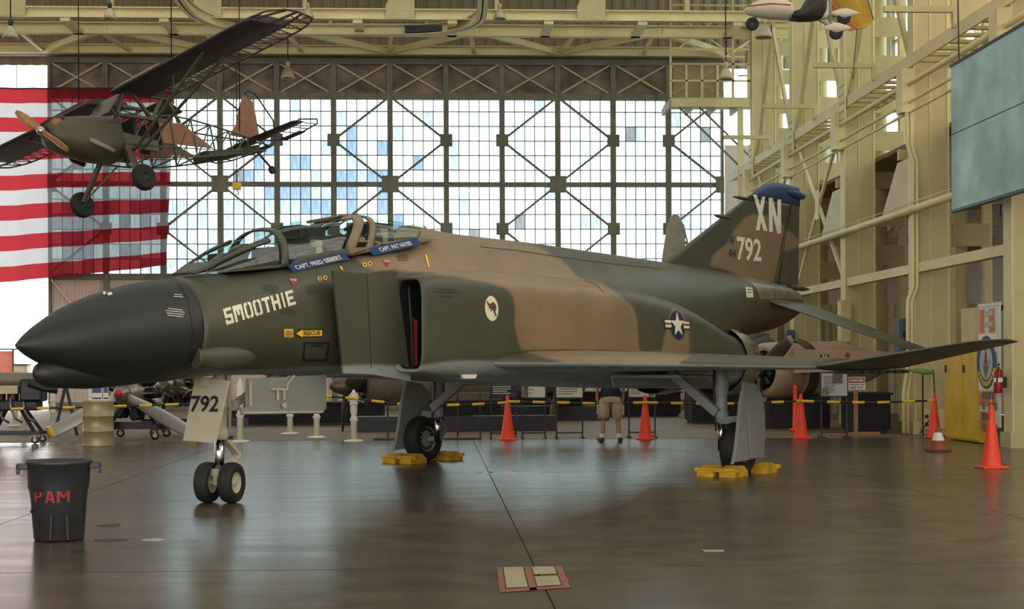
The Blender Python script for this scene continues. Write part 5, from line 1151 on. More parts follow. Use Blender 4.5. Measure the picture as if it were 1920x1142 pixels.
# ------------------------------------------------------------------ trash can
mat('can plastic', (38, 38, 40), .42, 0, .08, 3)
p = ground(98, 1018); t = thing('trash_can', 'black plastic trash can stencilled in red on the open floor', 'trash can', (p.x, p.y + .24, 0), .236)
H_ = .70; MB().lathe([(.001, .004), (.205, .004), (.215, .02), (.245, H_ * .62), (.262, H_ * .70), (.27, H_ * .93), (.285, H_ * .95), (.29, H_ * .99), (.282, H_), (.27, H_ * .985), (.255, H_ * .7), (.2, .03), (.001, .025)], n=48, cap=False).build('can_body', MATS['can plastic'], t)
for s_ in (1, -1): MB().box((s_ * .305, -.0, H_ * .93), (.10, .2, .05)).box((s_ * .34, 0, H_ * .9), (.03, .2, .09)).build('handle', MATS['can plastic'], t, bevel=.008)
mb = MB(); 
for a in (-.42, .42): mb.bar((.222 * math.sin(a * .8) - .0, -.222 * math.cos(a * .8), .02), (.243 * math.sin(a * .62), -.243 * math.cos(a * .62), .24), .02)
mb.build('drag_rib', MATS['can plastic'], t)
MB().lathe([(.232, .24), (.242, .25), (.244, .27), (.236, .28)], n=20, cap=False, ang=(PI * .38, PI * .62)).build('drag_lip', MATS['can plastic'], t)
MB().lathe([(.252, .435), (.262, .46), (.266, .49)], n=20, cap=False, ang=(PI * .2, PI * .8)).build('front_ledge', MATS['can plastic'], t)
V, T = [], []
for (x0, y0, x1, y1, w) in ((.03, 0, .03, 1, .07), (.06, .94, .2, .94, 0), (.06, .5, .2, .5, 0), (.22, .52, .22, .92, .07), (.38, 0, .46, 1, .07), (.58, 0, .5, 1, .07), (.42, .3, .54, .3, 0), (.7, 0, .7, 1, .07), (.96, 0, .96, 1, .07), (.72, 1, .83, .4, .07), (.94, 1, .83, .4, .07)):
    b_ = len(V); V += [(x0 - w / 2, y0), (x0 + w / 2, y0), (x1 + w / 2, y1), (x1 - w / 2, y1)] if w else [(x0, y0 - .08), (x1, y0 - .08), (x1, y0 + .08), (x0, y0 + .08)]; T += [(b_, b_ + 1, b_ + 2), (b_, b_ + 2, b_ + 3)]
mb = MB()
def canpt(a, b): an = lerp(-.95, .38, a); z = lerp(.345, .445, b); r = lerp(.215, .245, (z - .02) / (H_ * .62 - .02)) + .004; return Vector((r * math.sin(an), -r * math.cos(an), z))
V, T = subdiv(V, T, lambda s, q_: (s * 100, q_ * 40), 8); mb.add([canpt(*v) for v in V], T); mb.build('stencilled_name', mat('stencil red', (150, 34, 36), .6, 0, .35, 14), t, recalc=False)
# ------------------------------------------------------------------ oil drum with leaflet holder
mat('drum olive', (150, 140, 104), .38, .25, .12, 3)
p = ground(178, 838); t = thing('oil_drum', 'olive steel drum beneath a leaflet holder', 'drum', (p.x, p.y + .3, 0))
MB().lathe([(.29, 0), (.297, .015), (.29, .03), (.29, .28), (.29, .28), (.306, .295), (.29, .31), (.29, .57), (.306, .585), (.29, .6), (.29, .85), (.297, .865), (.29, .88), (.28, .875), (.001, .87)], n=48).build('drum_shell', MATS['drum olive'], t)
q_ = thing('leaflet_holder', 'clear leaflet holder with printed cards on top of the drum', 'leaflet holder', (p.x, p.y + .3, .88)); MB().b6(-.17, .2, -.02, .12, 0, .02).build('holder_base', MATS['offwhite'], q_)
for x0, x1 in ((-.12, .07), (.1, .2)):
    cb = MB().b6(x0, x1, -.01, .0, .02, .26).build('card', MATS['offwhite'], q_); MB().b6(x0 + .01, x1 - .01, -.016, -.011, .15, .25).build('card_picture', MATS['decal blue'], cb); MB().b6(x0 + .01, x1 - .01, -.016, -.011, .03, .06).build('card_band', MATS['decal navy'], cb)
MB().b6(-.17, -.13, -.02, .1, .02, .3).build('holder_side', MATS['offwhite'], q_)
# ------------------------------------------------------------------ engines on stands
mat('engine black', (30, 30, 31), .42, .3, .3, 8); mat('engine metal', (140, 132, 118), .35, .8, .3, 8); mat('blade grey', (176, 170, 162), .4, .3, .08, 3)
def castor(parent, x, y, r=.075):
    c = MB().lathe([(r * .4, -.02), (r * .85, -.025), (r, -.012), (r, .012), (r * .85, .025), (r * .4, .02)], (x, y, r), (0, 1, 0), 18).build('castor', MATS['engine black'], parent); MB().lathe([(r * .5, -.028), (r * .5, .028)], (x, y, r), (0, 1, 0), 14).build('castor_hub', MATS['engine metal'], c); MB().b6(x - .02, x + .02, y - .035, y + .035, r, r * 2.3).build('castor_fork', MATS['drum olive'], parent)
p = ground(45, 832); t = thing('inline_engine', 'black inline aero engine on a wheeled stand by the doorway', 'engine', (p.x - .2, p.y + .25, 0))
for x in (-.55, .42):
    for y in (-.25, .35): castor(t, x, y); MB().bar((x, y, .2), (x * .35 - .05, y * .5, .72), .06).build('stand_leg', MATS['engine black'], t)
for y in (-.25, .35): MB().b6(-.62, .5, y - .03, y + .03, .17, .24).build('stand_rail', MATS['engine black'], t)
for x in (-.55, .42): MB().b6(x - .03, x + .03, -.25, .35, .17, .24).build('stand_crossbar', MATS['engine black'], t)
MB().b6(-.75, .45, -.18, .28, .66, .86).build('crankcase', MATS['engine black'], t, bevel=.03)
for k in range(4):
    x = -.6 + k * .26; MB().lathe([(.11, .84), (.12, .88), (.11, .9), (.12, .93), (.11, .95), (.12, .98), (.1, 1.02)], (x, .0, 0), n=14).build('cylinder', MATS['engine black'], t); MB().tube([(x, -.2, .92), (x + .02, -.24, .7), (x + .1, -.2, .5), (x + .22, -.15, .42)], .025, 7).build('exhaust_pipe', MATS['engine metal'], t)
MB().loft([rsec_ for rsec_ in [[(x, y, z) for y, z in ((-.15, 1.0), (.25, 1.0), (.25, 1.16), (-.15, 1.16))] for x in (-.7, .05)]], smooth=False).build('rocker_cover', MATS['drum olive'], t)
MB().b6(.1, .55, -.25, .3, .84, 1.3).build('accessory_case', MATS['engine black'], t, bevel=.05); MB().tube([(.3, -.3, 1.2), (.62, -.3, 1.1), (.85, -.2, 1.05)], .06, 8).build('intake_pipe', MATS['engine black'], t)
def radial(nm, label, p, hubz, axis, R=.6, cyl=9, blades=(), prop_r=1.7, dome='red', stand=True, tip=None):
    t = thing(nm, label, 'engine', p); ax = Vector(axis).normalized(); c = Vector((0, 0, hubz)); a0 = Vector((0, 0, 1)); u = ax.cross(a0).normalized(); v_ = ax.cross(u)
    MB().lathe([(.12, .5), (.3, .3), (.34, .05), (.36, -.35), (.2, -.5)], c, ax, 24).build('crankcase', MATS['engine metal'], t)
    for k in range(cyl):
        d_ = u * math.cos(2 * PI * (k + .5) / cyl) + v_ * math.sin(2 * PI * (k + .5) / cyl); prof = []
        for j in range(7): prof += [(R * .17, R * .5 + j * R * .065), (R * .2, R * .5 + j * R * .065 + .01)]
        for off in (0, -.3): MB().lathe(prof + [(R * .12, R)], c + ax * (.05 + off), d_, 12).build('cylinder', MATS['engine black'], t)
        MB().tube([c + ax * .3 + d_ * R * .4, c + ax * .2 + d_ * R * .9], .015, 5).build('pushrod_tube', MATS['engine metal'], t); MB().tube([c - ax * .45 + d_ * R * .8, c - ax * .6 + d_ * R * .75, c - ax * .7 + d_ * R * .5], .05, 7).build('exhaust_stack', MATS['burnt metal'], t)
    if blades:
        MB().lathe([(.16, .42), (.17, .6), (.14, .72), (.08, .78)], c, ax, 20).build('propeller_hub', MATS['engine metal'], t); MB().lathe([(.085, .74), (.09, .8), (.06, .86), (.001, .88)], c, ax, 18).build('hub_dome', MATS[dome], t)
        for b_ in blades: blade(t, c + ax * .58, ax * -1, Vector((b_[0], 0, b_[1])), prop_r, .34, 'blade grey', 'propeller_blade', tip, .35, .14)
    if stand:
        for sx in (-.5, .5):
            MB().b6(sx - .05, sx + .05, -.2, 1.4, .2, .32).build('stand_rail', MATS['engine black'], t); MB().bar((sx, .1, .3), (sx * .4, .3, hubz - .2), .08).build('stand_leg', MATS['engine black'], t)
            for y in (-.1, 1.3): castor(t, sx, y, .09)
        MB().b6(-.9, 1.5, .5, .62, .2, .36).build('stand_beam', MATS['engine black'], t)
    return t
p = ground(233, 828); hz = 1.5 - (735 - 688) / F * p.y
radial('radial_engine', 'radial engine with red hub dome and yellow-tipped propeller behind the drum', (p.x, p.y + .8, 0), hz, (-.15, -1, 0), .58, 9, ((-.87, -.48), (.86, -.5), (0.05, 1)), 1.75, 'red', True, 'yellow')
p = ground(315, 822); radial('radial_engine', 'bare shiny radial engine with tangled pipes on a black stand', (p.x, p.y + 1.2, 0), 1.2, (-.5, -1, 0), .55, 9, (), 0, 'red', True)
mb = MB()
for k in range(26):
    a = Vector((random.uniform(-.55, .5), random.uniform(-.7, -.2), 1.2 + random.uniform(-.35, .5))); b = a + Vector((random.uniform(-.3, .3), random.uniform(-.1, .1), random.uniform(-.3, .3))); mb.tube([a, (a + b) / 2 + Vector((0, -.06, .04)), b], random.uniform(.012, .035), 6)
o = bpy.data.objects['radial_engine.001']; mb.build('pipework', MATS['engine metal'], o, 'stuff')
# ------------------------------------------------------------------ warbirds on the floor behind
mat('olive drab', (86, 76, 58), .6, 0, .2, 1.2); mat('pale tan skin', (168, 142, 118), .55, 0, .12, 1.5); mat('blade dark', (70, 62, 50), .5, .2, .2, 2)
def prop_nose(parent, c, ax, R, m, cowl_len, blades, br, spin=True, bm_='blade dark'):
    c, ax = Vector(c), Vector(ax).normalized()
    MB().lathe([(R * .7, 0), (R * .86, -.06), (R * .97, .02), (R, .25), (R, cowl_len), (R * .96, cowl_len + .02)], c, ax * -1, 36, False).build('cowling', MATS[m], parent)
    MB().lathe([(R * .72, .1), (.001, .12)], c, ax * -1, 30).build('engine_face', MATS['engine black'], parent)
    u = ax.cross(Vector((0, 0, 1))).normalized(); v_ = ax.cross(u)
    for k in range(9):
        d_ = u * math.cos(2 * PI * k / 9) + v_ * math.sin(2 * PI * k / 9); MB().lathe([(.09, R * .25), (.1, R * .4), (.09, R * .5), (.1, R * .62)], c, d_, 10).build('cylinder', MATS['engine black'], parent)
    if spin: MB().lathe([(.15, -.05), (.15, .35), (.21, .4), (.2, .55), (.14, .75), (.06, .84), (.001, .86)], c, ax, 24).build('spinner', MATS['burnt metal'], parent)
    else: MB().lathe([(.16, -.1), (.16, .15), (.08, .3), (.001, .32)], c, ax, 20).build('propeller_hub', MATS['darkmetal'], parent)
    for b_ in blades:
        d_ = u * b_[0] + v_ * b_[1]; blade(parent, c + ax * (.45 if spin else .12), ax * -1, d_, br, .32, bm_, 'propeller_blade', b_[2] if len(b_) > 2 else None, .45, .16)
def warbird(label, u, v, Y, R, m, ln, blades, br, spin=True, ax=(-1, -.35, 0), bl='blade dark'):
    p = atY(u, v, Y); t = thing('warbird', label, 'aircraft', (p.x, Y, 0)); a = Vector(ax).normalized(); c = Vector((0, 0, p.z)); prop_nose(t, c, a, R, m, .75, blades, br, spin, bl)
    rings = []
    for k, (d_, w, zt, zb) in enumerate(((.7, R * .97, R * .97, R * .97), (1.2, R * .95, R * 1.0, R * .95), (min(2.5, ln * .6), R * .85, R * 1.05, R * .8), (ln * .8, R * .6, R * .8, R * .55), (ln, .12, .35, .1))):
        q_ = c - a * d_; s2 = a.cross(Vector((0, 0, 1))).normalized(); rings.append([q_ + s2 * w * math.sin(2 * PI * j / 28) + Vector((0, 0, (zt if math.cos(2 * PI * j / 28) > 0 else zb) * math.cos(2 * PI * j / 28))) for j in range(28)])
    MB().loft(rings).build('fuselage', MATS[m], t)
    return t, c, a
t, c, a = warbird('olive prop fighter with pointed spinner resting low behind the intake', 684, 724, 36.5, .46, 'olive drab', 5.4, ((-.94, -.34), (.6, -.8), (.3, .95)), 1.5)
MB().box(c - a * 2.2 + Vector((0, 0, -.25)), (1.4, 3.0, .18), Matrix.Rotation(.33, 3, 'Z')).build('wing', MATS['olive drab'], t); MB().b6(-.2, 4.5, -.3, .3, 0, .35).build('cradle', MATS['engine black'], t)
t, c, a = warbird('dark prop fighter with pale-tipped drooping blades behind the display boards', 1045, 722, 42.5, .6, 'darkmetal', 3.2, ((.72, -.69, 'pale tan skin'), (-.82, -.5), (.1, 1)), 1.25, False, (-.25, -1, 0)); MB().b6(-1.5, 1.5, .6, 1.2, 0, .4).build('cradle', MATS['engine black'], t)
t, c, a = warbird('tan bomber engine nacelle with propeller beyond the port main gear', 1432, 694, 36, .66, 'pale tan skin', 3.6, ((.86, -.5, 'pale tan skin'), (-.86, -.5, 'pale tan skin'), (0, 1)), 1.45, False, (-1, -.45, 0))
MB().lathe([(.70, .82), (.74, 1.0), (.70, 1.12)], c, a * -1, 36, False).build('cowl_flaps', MATS['blade dark'], t)
wb = [atY(u, v, 35.3) - Vector((t.location.x, t.location.y, 0)) for u, v in ((1490, 655), (1640, 657), (1690, 662), (1690, 690), (1490, 700))]
MB().prism(wb, (0, .8, 0)).build('bomber_wing', MATS['pale tan skin'], t); MB().prism([(0, .9, 0), (1.8, .9, 0), (1.8, .9, .8), (.3, .9, .8)], (0, .6, 0)).build('cradle', MATS['engine black'], t)
q0 = atY(1546, 682, 35.28) - Vector((t.location.x, t.location.y, 0)); MB().box(q0 + Vector((0, -.01, .1)), (.2, .02, .22)).build('black_tab', MATS['black'], t); text_on(t, 'tab_number', '36', q0 + Vector((-.07, -.03, .08)), (.14, 0, 0), (0, 0, .12), MATS['offwhite'], (0, -1, 0))
q0 = atY(1589, 672, 35.28) - Vector((t.location.x, t.location.y, 0)); MB().prism([q0 + Vector((x, 0, z)) for x, z in ((-.02, -.12), (.02, -.12), (.02, .05), (.08, .05), (0, .15), (-.08, .05), (-.02, .05))], (0, -.015, 0)).build('red_arrow', MATS['decal red'], t)
# grey tail beyond the jet
p = atY(1262, 492, 43); t = thing('aircraft_tail', 'rounded weathered grey tail fin rising behind the jet spine', 'aircraft tail', (p.x, 43, 0)); mat('weathered grey', (140, 134, 116), .6, 0, .2, 3)
pp = [atY(u, v, 43) for u, v in ((1240, 500), (1244, 470), (1250, 430), (1257, 407), (1265, 400), (1274, 404), (1281, 420), (1285, 445), (1286, 500))]
MB().prism([(q_.x - p.x, 0, q_.z) for q_ in pp], (0, .12, 0)).build('fin', MATS['weathered grey'], t, bevel=.03)
qa = [atY(u, v, 43) for u, v in ((1281, 420), (1286, 440), (1291, 460), (1288, 500))]; MB().tube([(q_.x - p.x, .06, q_.z) for q_ in qa], .03, 6).build('rudder_edge', MATS['weathered grey'], t)
MB().tube([(.1, .06, p.z - .1), (2.6, .06, 1.5)], [.3, .7], 16).build('rear_fuselage', MATS['weathered grey'], t); MB().b6(2.1, 3.1, -.2, .4, 0, 1.3).build('trestle', MATS['engine black'], t)
# wing panel resting by the doorway, seen past the nose
mat('wing brown', (128, 112, 92), .5, .1, .15, 2)
p = atY(0, 712, 35); t = thing('wing_panel', 'grey brown wing panel resting on trestles by the doorway', 'wing', (p.x, 35, 0)); L_ = atY(140, 712, 35).x - p.x
MB().loft([[(x, y * c_, p.z + z * c_) for y, z in ((-.5, 0), (-.42, .13), (0, .17), (.7, .02), (0, -.14), (-.42, -.13))] for x, c_ in ((-3, 1.05), (0, 1), (L_ * .5, .92), (L_, .8))]).build('wing_skin', MATS['wing brown'], t)
for x in (-1.5, L_ * .85): MB().bar((x - .25, .2, 0), (x, .2, p.z - .1), .06).bar((x + .25, .2, 0), (x, .2, p.z - .1), .06).bar((x - .2, .2, .3), (x + .2, .2, .3), .04).build('trestle', MATS['engine black'], t)
# dark benches filling the floor under the far aircraft
for i, (u0, u1, Y, z1, lab) in enumerate(((440, 720, 41, .55, 'long black display plinth beyond the nose bay door'), (830, 1270, 46.5, .7, 'long black display plinth behind the display boards'), (1290, 1500, 40.5, .9, 'black draped plinth behind the port main gear'), (1590, 1655, 34.2, .85, 'black draped table behind the danger sign'))):  # the last block is an added stand-in for dark vehicles
    a, b = atY(u0, 700, Y).x, atY(u1, 700, Y).x; t = thing('plinth', lab, 'plinth', ((a + b) / 2, Y, 0)); w_ = (b - a) / 2
    MB().b6(-w_, w_, -.6, .6, .08, z1).build('cabinet', mat('drape black', (13, 13, 13), .8), t); MB().b6(-w_ - .05, w_ + .05, -.65, .65, z1, z1 + .05).build('top', MATS['drape black'], t); MB().b6(-w_ + .05, w_ - .05, -.5, .5, 0, .08).build('base', MATS['black'], t)
# black backdrop curtain wall behind the warbirds
# ------------------------------------------------------------------ display boards on stands
mat('board white', (208, 204, 188), .6, 0, .04); mat('board grey', (176, 176, 172), .6, 0, .05); mat('photo green', (84, 90, 66), .5, 0, .4, 12); mat('photo brown', (110, 92, 70), .5, 0, .4, 12)
def board(u0, u1, v0, v1, m, label, dark=False, pics=(), Y=32.3, lines_=7):
    a, b = atY(u0, v0, Y), atY(u1, v1, Y); w_ = (b.x - a.x) / 2; t = thing('display_board', label, 'display board', ((a.x + b.x) / 2, Y, 0), 0, 'museum display boards'); z0, z1 = b.z, a.z
    bp_ = MB().b6(-w_, w_, -.02, .02, z0, z1).build('panel', MATS[m], t); MB().b6(-w_ - .03, w_ + .03, .0, .03, z0 - .03, z1 + .03).build('frame', MATS['black'], t)
    for x in (-w_, w_): MB().b6(x - .015, x + .015, .0, .03, .03, z0).build('leg', MATS['black'], t); MB().b6(x - .02, x + .02, -.25, .28, 0, .04).build('foot', MATS['black'], t)
    MB().b6(-w_, w_, .0, .03, .1, .13).build('crossbar', MATS['black'], t)
    for k in range(lines_):
        z = lerp(z1 - .05, z0 + .05, (k + .5) / lines_); l_ = w_ * (.8 if k % 3 else .65); MB().b6(-w_ * .85, -w_ * .85 + 2 * l_ * (.9 if not pics else .55), -.026, -.021, z - .008, z + .008).build('text_line', MATS['board white' if dark else 'photo brown'], bp_)
    for (x0, x1, y0, y1, pm) in pics: MB().b6(lerp(-w_, w_, x0), lerp(-w_, w_, x1), -.03, -.022, lerp(z0, z1, y0), lerp(z0, z1, y1)).build('picture', MATS[pm], bp_)
board(920, 967, 690, 744, 'black', 'black display board with white text beside a cone', True, (), 32.3, 11)
board(979, 1022, 690, 745, 'board white', 'white display board with two photographs beside the black board', False, ((.02, .26, .0, .42, 'photo green'), (.66, .96, .38, .6, 'photo brown'))); board(1043, 1092, 690, 745, 'board white', 'plain white display board beside the standing visitor', False, (), 32.3, 10); board(1179, 1228, 690, 744, 'board white', 'white display board behind a cone past the visitor', False, ((.75, .95, .02, .1, 'photo brown'),), 32.3, 10)
board(1540, 1588, 700, 742, 'board grey', 'grey information board with two photographs beside the danger sign', False, ((.42, .82, .55, 1, 'photo green'), (.02, .28, .02, .35, 'photo brown')), 31.7, 10)
for i, u in enumerate((727, 858)):
    p = atY(u, 740, 32); t = thing('easel_frame', ['empty black easel frame behind the main wheel', 'empty black easel frame next to the black display board'][i], 'easel', (p.x, 32, 0)); MB().b6(-.02, .02, 0, .03, .03, 1.25 if i else .95).build('upright', MATS['black'], t); MB().b6(-.3, .5, -.03, .05, 0, .04).build('foot', MATS['black'], t); MB().b6(-.02, .45, 0, .03, .8, .83).build('crossbar', MATS['black'], t); MB().b6(.45, .48, 0, .03, .03, .95).build('upright', MATS['black'], t)
# danger sign
p = atY(1606, 718, 32.6); t = thing('danger_sign', 'DANGER KEEP OUT sign on a wooden post', 'sign', (p.x, 32.6, 0)); mat('raw timber', (152, 108, 70), .7, 0, .2, 6)
a, b = atY(1590, 707, 32.6), atY(1622, 731, 32.6); w_ = (b.x - a.x) / 2; z0, z1 = b.z, a.z
MB().b6(-.05, .03, .0, .06, .05, z1).build('post', MATS['raw timber'], t); MB().b6(-.6, .5, -.03, .07, 0, .08).build('foot_board', MATS['raw timber'], t); sp_ = MB().b6(-w_, w_, -.02, -.005, z0, z1).build('sign_plate', MATS['white paint'], t)
MB().b6(-w_ * .92, w_ * .92, -.026, -.021, lerp(z0, z1, .55), lerp(z0, z1, .95)).build('red_band', MATS['decal red'], sp_)
text_on(sp_, 'sign_text', 'DANGER', (-w_ * .8, -.028, lerp(z0, z1, .63)), (w_ * 1.6, 0, 0), (0, 0, (z1 - z0) * .24), MATS['white paint'], (0, -1, 0)); MB().b6(-w_ * .88, w_ * .28, -.024, -.021, lerp(z0, z1, .38), lerp(z0, z1, .45)).build('blurred_line', MATS['photo brown'], sp_); MB().b6(w_ * .42, w_ * .85, -.024, -.021, lerp(z0, z1, .38), lerp(z0, z1, .45)).build('blurred_line', MATS['photo brown'], sp_); text_on(sp_, 'sign_text', 'KEEP OUT', (-w_ * .8, -.022, lerp(z0, z1, .08)), (w_ * 1.6, 0, 0), (0, 0, (z1 - z0) * .2), MATS['decal black'], (0, -1, 0))
# ------------------------------------------------------------------ visitor seen from behind, reading the boards
p = ground(1145, 829); pr = thing('person', 'person in dark shirt and khaki cargo shorts standing before the boards', 'person', (p.x, p.y, 0))
mat('skin', (176, 122, 96), .55, 0, .06, 5); mat('khaki', (178, 160, 128), .8, 0, .08, 8); mat('navy shirt', (26, 28, 40), .8, 0, .15, 6); mat('shoe', (58, 54, 52), .6, 0, .2); mat('sock', (222, 216, 206), .8); mat('hair', (62, 46, 34), .7, 0, .2, 20)
J = {'pel': (0, 0, .95), 'sp': (0, .01, 1.15), 'ch': (0, .0, 1.38), 'nk': (0, .02, 1.52), 'hd': (0, .03, 1.62), 'tp': (0, .02, 1.74)}
R_ = {'pel': (.15, .12), 'sp': (.14, .105), 'ch': (.17, .12), 'nk': (.055, .055), 'hd': (.08, .095), 'tp': (.05, .06)}
E_ = [('pel', 'sp'), ('sp', 'ch'), ('ch', 'nk'), ('nk', 'hd'), ('hd', 'tp')]
for s_, n_ in ((-1, 'l'), (1, 'r')):
    J.update({n_ + 'h': (s_ * .10, 0, .9), n_ + 'k': (s_ * .14, .01, .5), n_ + 'a': (s_ * .17, -.03, .09), n_ + 't': (s_ * .2, .12, .04), n_ + 's': (s_ * .19, 0, 1.43), n_ + 'e': (s_ * .255, -.03, 1.15), n_ + 'w': (s_ * .26, .06, .92), n_ + 'm': (s_ * .255, .08, .84)})
    R_.update({n_ + 'h': (.095, .1), n_ + 'k': (.058, .06), n_ + 'a': (.036, .042), n_ + 't': (.035, .025), n_ + 's': (.058, .058), n_ + 'e': (.042, .042), n_ + 'w': (.028, .033), n_ + 'm': (.022, .042)})
    E_ += [('pel', n_ + 'h'), (n_ + 'h', n_ + 'k'), (n_ + 'k', n_ + 'a'), (n_ + 'a', n_ + 't'), ('ch', n_ + 's'), (n_ + 's', n_ + 'e'), (n_ + 'e', n_ + 'w'), (n_ + 'w', n_ + 'm')]
    for f, (dy, ln) in enumerate(((-.035, .075), (-.012, .088), (.012, .085), (.035, .065))):
        J[f'{n_}f{f}'] = (s_ * .252, .08 + dy, .80); J[f'{n_}g{f}'] = (s_ * .245, .085 + dy, .80 - ln); R_[f'{n_}f{f}'] = (.0095, .0095); R_[f'{n_}g{f}'] = (.008, .008); E_ += [(n_ + 'm', f'{n_}f{f}'), (f'{n_}f{f}', f'{n_}g{f}')]
    J[n_ + 'th'] = (s_ * .24, .13, .84); J[n_ + 'ti'] = (s_ * .238, .15, .79); R_[n_ + 'th'] = (.011, .011); R_[n_ + 'ti'] = (.009, .009); E_ += [(n_ + 'm', n_ + 'th'), (n_ + 'th', n_ + 'ti')]
K = list(J); me = bpy.data.meshes.new('body'); me.from_pydata([J[k] for k in K], [(K.index(a), K.index(b)) for a, b in E_], []); me.materials.append(MATS['skin'])
ob = bpy.data.objects.new('body', me); COL.objects.link(ob); ob.parent = pr
ob.modifiers.new('skin', 'SKIN')
for i, k in enumerate(K): me.skin_vertices[0].data[i].radius = R_[k]; me.skin_vertices[0].data[i].use_root = (k == 'pel')
md = ob.modifiers.new('sub', 'SUBSURF'); md.levels = 2; md.render_levels = 2
for q_ in ob.data.polygons: q_.use_smooth = True
def ell(cx, cy, z, a, b, n=20): return [(cx + a * math.cos(2 * PI * k / n), cy + b * math.sin(2 * PI * k / n), z) for k in range(n)]
MB().loft([ell(0, 0, .88, .205, .155), ell(0, 0, .98, .2, .15), ell(0, .01, 1.15, .185, .14), ell(0, 0, 1.35, .215, .15), ell(0, 0, 1.46, .17, .12), ell(0, .01, 1.5, .08, .08)], True, False).build('shirt', MATS['navy shirt'], pr)
for s_ in (-1, 1): MB().tube([(s_ * .17, 0, 1.43), (s_ * .23, -.01, 1.3), (s_ * .25, -.03, 1.2)], [.085, .08, .085], 14, False).build('sleeve', MATS['navy shirt'], pr)
mb = MB(); mb.loft([ell(0, 0, .99, .19, .14), ell(0, 0, .9, .2, .155), ell(0, 0, .8, .215, .155)], True, False)
for s_ in (-1, 1): mb.loft([ell(s_ * .11, 0, .84, .115, .14), ell(s_ * .125, 0, .65, .115, .13), ell(s_ * .14, 0, .47, .118, .125), ell(s_ * .14, 0, .468, .1, .108)], True, False)
sh = mb.build('shorts', MATS['khaki'], pr)
for s_ in (-1, 1):
    MB().box((s_ * .245, 0, .64), (.05, .15, .2)).build('cargo_pocket', MATS['khaki'], sh, bevel=.015); MB().box((s_ * .11, -.15, .84), (.12, .02, .12)).build('back_pocket', MATS['khaki'], sh, bevel=.01)
    MB().loft([ell(s_ * .17, -.03, .06, .05, .055), ell(s_ * .168, -.03, .17, .052, .056)], True, False).build('sock', MATS['sock'], pr)
    MB().loft([[(s_ * (.17 + .05 * t_) + w_ * math.cos(2 * PI * k / 14), -.12 + .32 * t_, .05 + h_ * math.sin(2 * PI * k / 14)) for k in range(14)] for t_, w_, h_ in ((0, .03, .03), (.1, .05, .05), (.35, .055, .05), (.7, .058, .045), (.95, .045, .035), (1, .02, .02))]).build('shoe', MATS['shoe'], pr)
MB().lathe([(.001, .13), (.06, .12), (.095, .06), (.1, 0), (.092, -.05), (.07, -.09)], (0, .02, 1.65), (0, -.15, 1), 18, False).build('hair', MATS['hair'], pr)
fc = MB()
for s_ in (-1, 1): fc.lathe([(.001, .008), (.009, 0)], (s_ * .03, .12, 1.63), (0, 1, 0), 8)
fc.build('eyes', MATS['black'], pr)
# ------------------------------------------------------------------ colonnade fittings
t = thing('yellow_cabinet', 'tall yellow metal double door cabinet against the colonnade', 'cabinet', (10.28, 0, 0)); mat('cab yellow', (206, 170, 40), .5, 0, .12, 2.5)
MB().b6(.04, .3, 29.05, 30.95, 0.02, 1.85).build('body', MATS['cab yellow'], t)
for a, b in ((29.08, 29.85), (29.9, 30.92)): d_ = MB().b6(0, .04, a, b, .06, 1.83).build('door', MATS['cab yellow'], t); MB().b6(-.03, 0, b - .1, b - .06, 1.35, 1.5).build('handle', MATS['darkmetal'], d_)
o = corr('sheet_panel', (10.7, 31.1, 1.9), (0, -1, 0), (0, 0, 1), 1.9, .75, MATS['buff sheet'], .16, .03, nrm=(-1, 0, 0)); tag(o, 'cream corrugated sheet above the yellow cabinet', 'sheet panel'); o['kind'] = 'structure'
t = thing('notice_board', 'tall white notice board with orange panels and a round crest', 'notice board', (10.3, 0, 0)); mat('board orange', (196, 110, 64), .6, 0, .1); mat('crest navy', (52, 72, 98), .6, 0, .25, 10)
MB().b6(0, .04, 27.95, 29.0, .35, 2.62).build('board', MATS['board white'], t); MB().b6(-.01, .05, 27.94, 29.03, 2.6, 2.66).build('top_trim', MATS['board white'], t)
for a, b, z0, z1 in ((28.7, 28.95, 2.1, 2.55), (28.15, 28.45, 2.1, 2.55), (28.4, 28.97, .72, .98), (28.1, 28.3, .75, .98), (28.6, 28.95, .3, .62), (28.2, 28.5, .36, .7)): MB().b6(-.006, 0, a, b, z0, z1).build('orange_panel', MATS['board orange'], t)
for z in (2.42, 2.22): MB().b6(-.012, -.006, 28.25, 28.7, z, z + .09).build('faded_heading', MATS['board grey'], t)
MB().b6(-.02, 0, 28.12, 28.98, 1.02, 2.08).build('crest_card', MATS['white paint'], t)
cc = (-.02, 28.55, 1.55)
MB().lathe([(.5, 0), (.5, .006)], cc, (-1, 0, 0), 40).build('crest_ring', MATS['crest navy'], t); MB().lathe([(.33, .006), (.33, .010)], cc, (-1, 0, 0), 36).build('crest_field', MATS['board grey'], t); MB().prism([(-.032, 28.55 + y, 1.55 + z) for y, z in ((-.09, .0), (0, .3), (.09, .0), (.0, -.22))], (-.004, 0, 0)).build('crest_spear', MATS['decal red'], t)
MB().prism([(-.034, 28.55 + y, 1.55 + z) for y, z in ((-.24, .05), (-.1, -.1), (0, .02), (.1, -.1), (.24, .05), (.0, -.3))], (-.003, 0, 0)).build('crest_wings', MATS['photo brown'], t)
for k in range(9): a = -PI / 2 + (k - 4) * .26; MB().box((-.03, 28.55 + .41 * math.cos(a), 1.55 + .41 * math.sin(a)), (.006, .06, .09), Matrix.Rotation(a + PI / 2, 3, 'X')).build('crest_letter', MATS['decal yellow'], t)
for r_ in range(4):
    for q_ in range(5):
        if (r_ * 3 + q_) % 6: MB().b6(-.012, 0, 28.05 + q_ * .16, 28.15 + q_ * .16, .86 - r_ * .2, 1.0 - r_ * .2).build('snapshot', MATS['photo brown' if (q_ + r_) % 2 else 'photo green'], t)
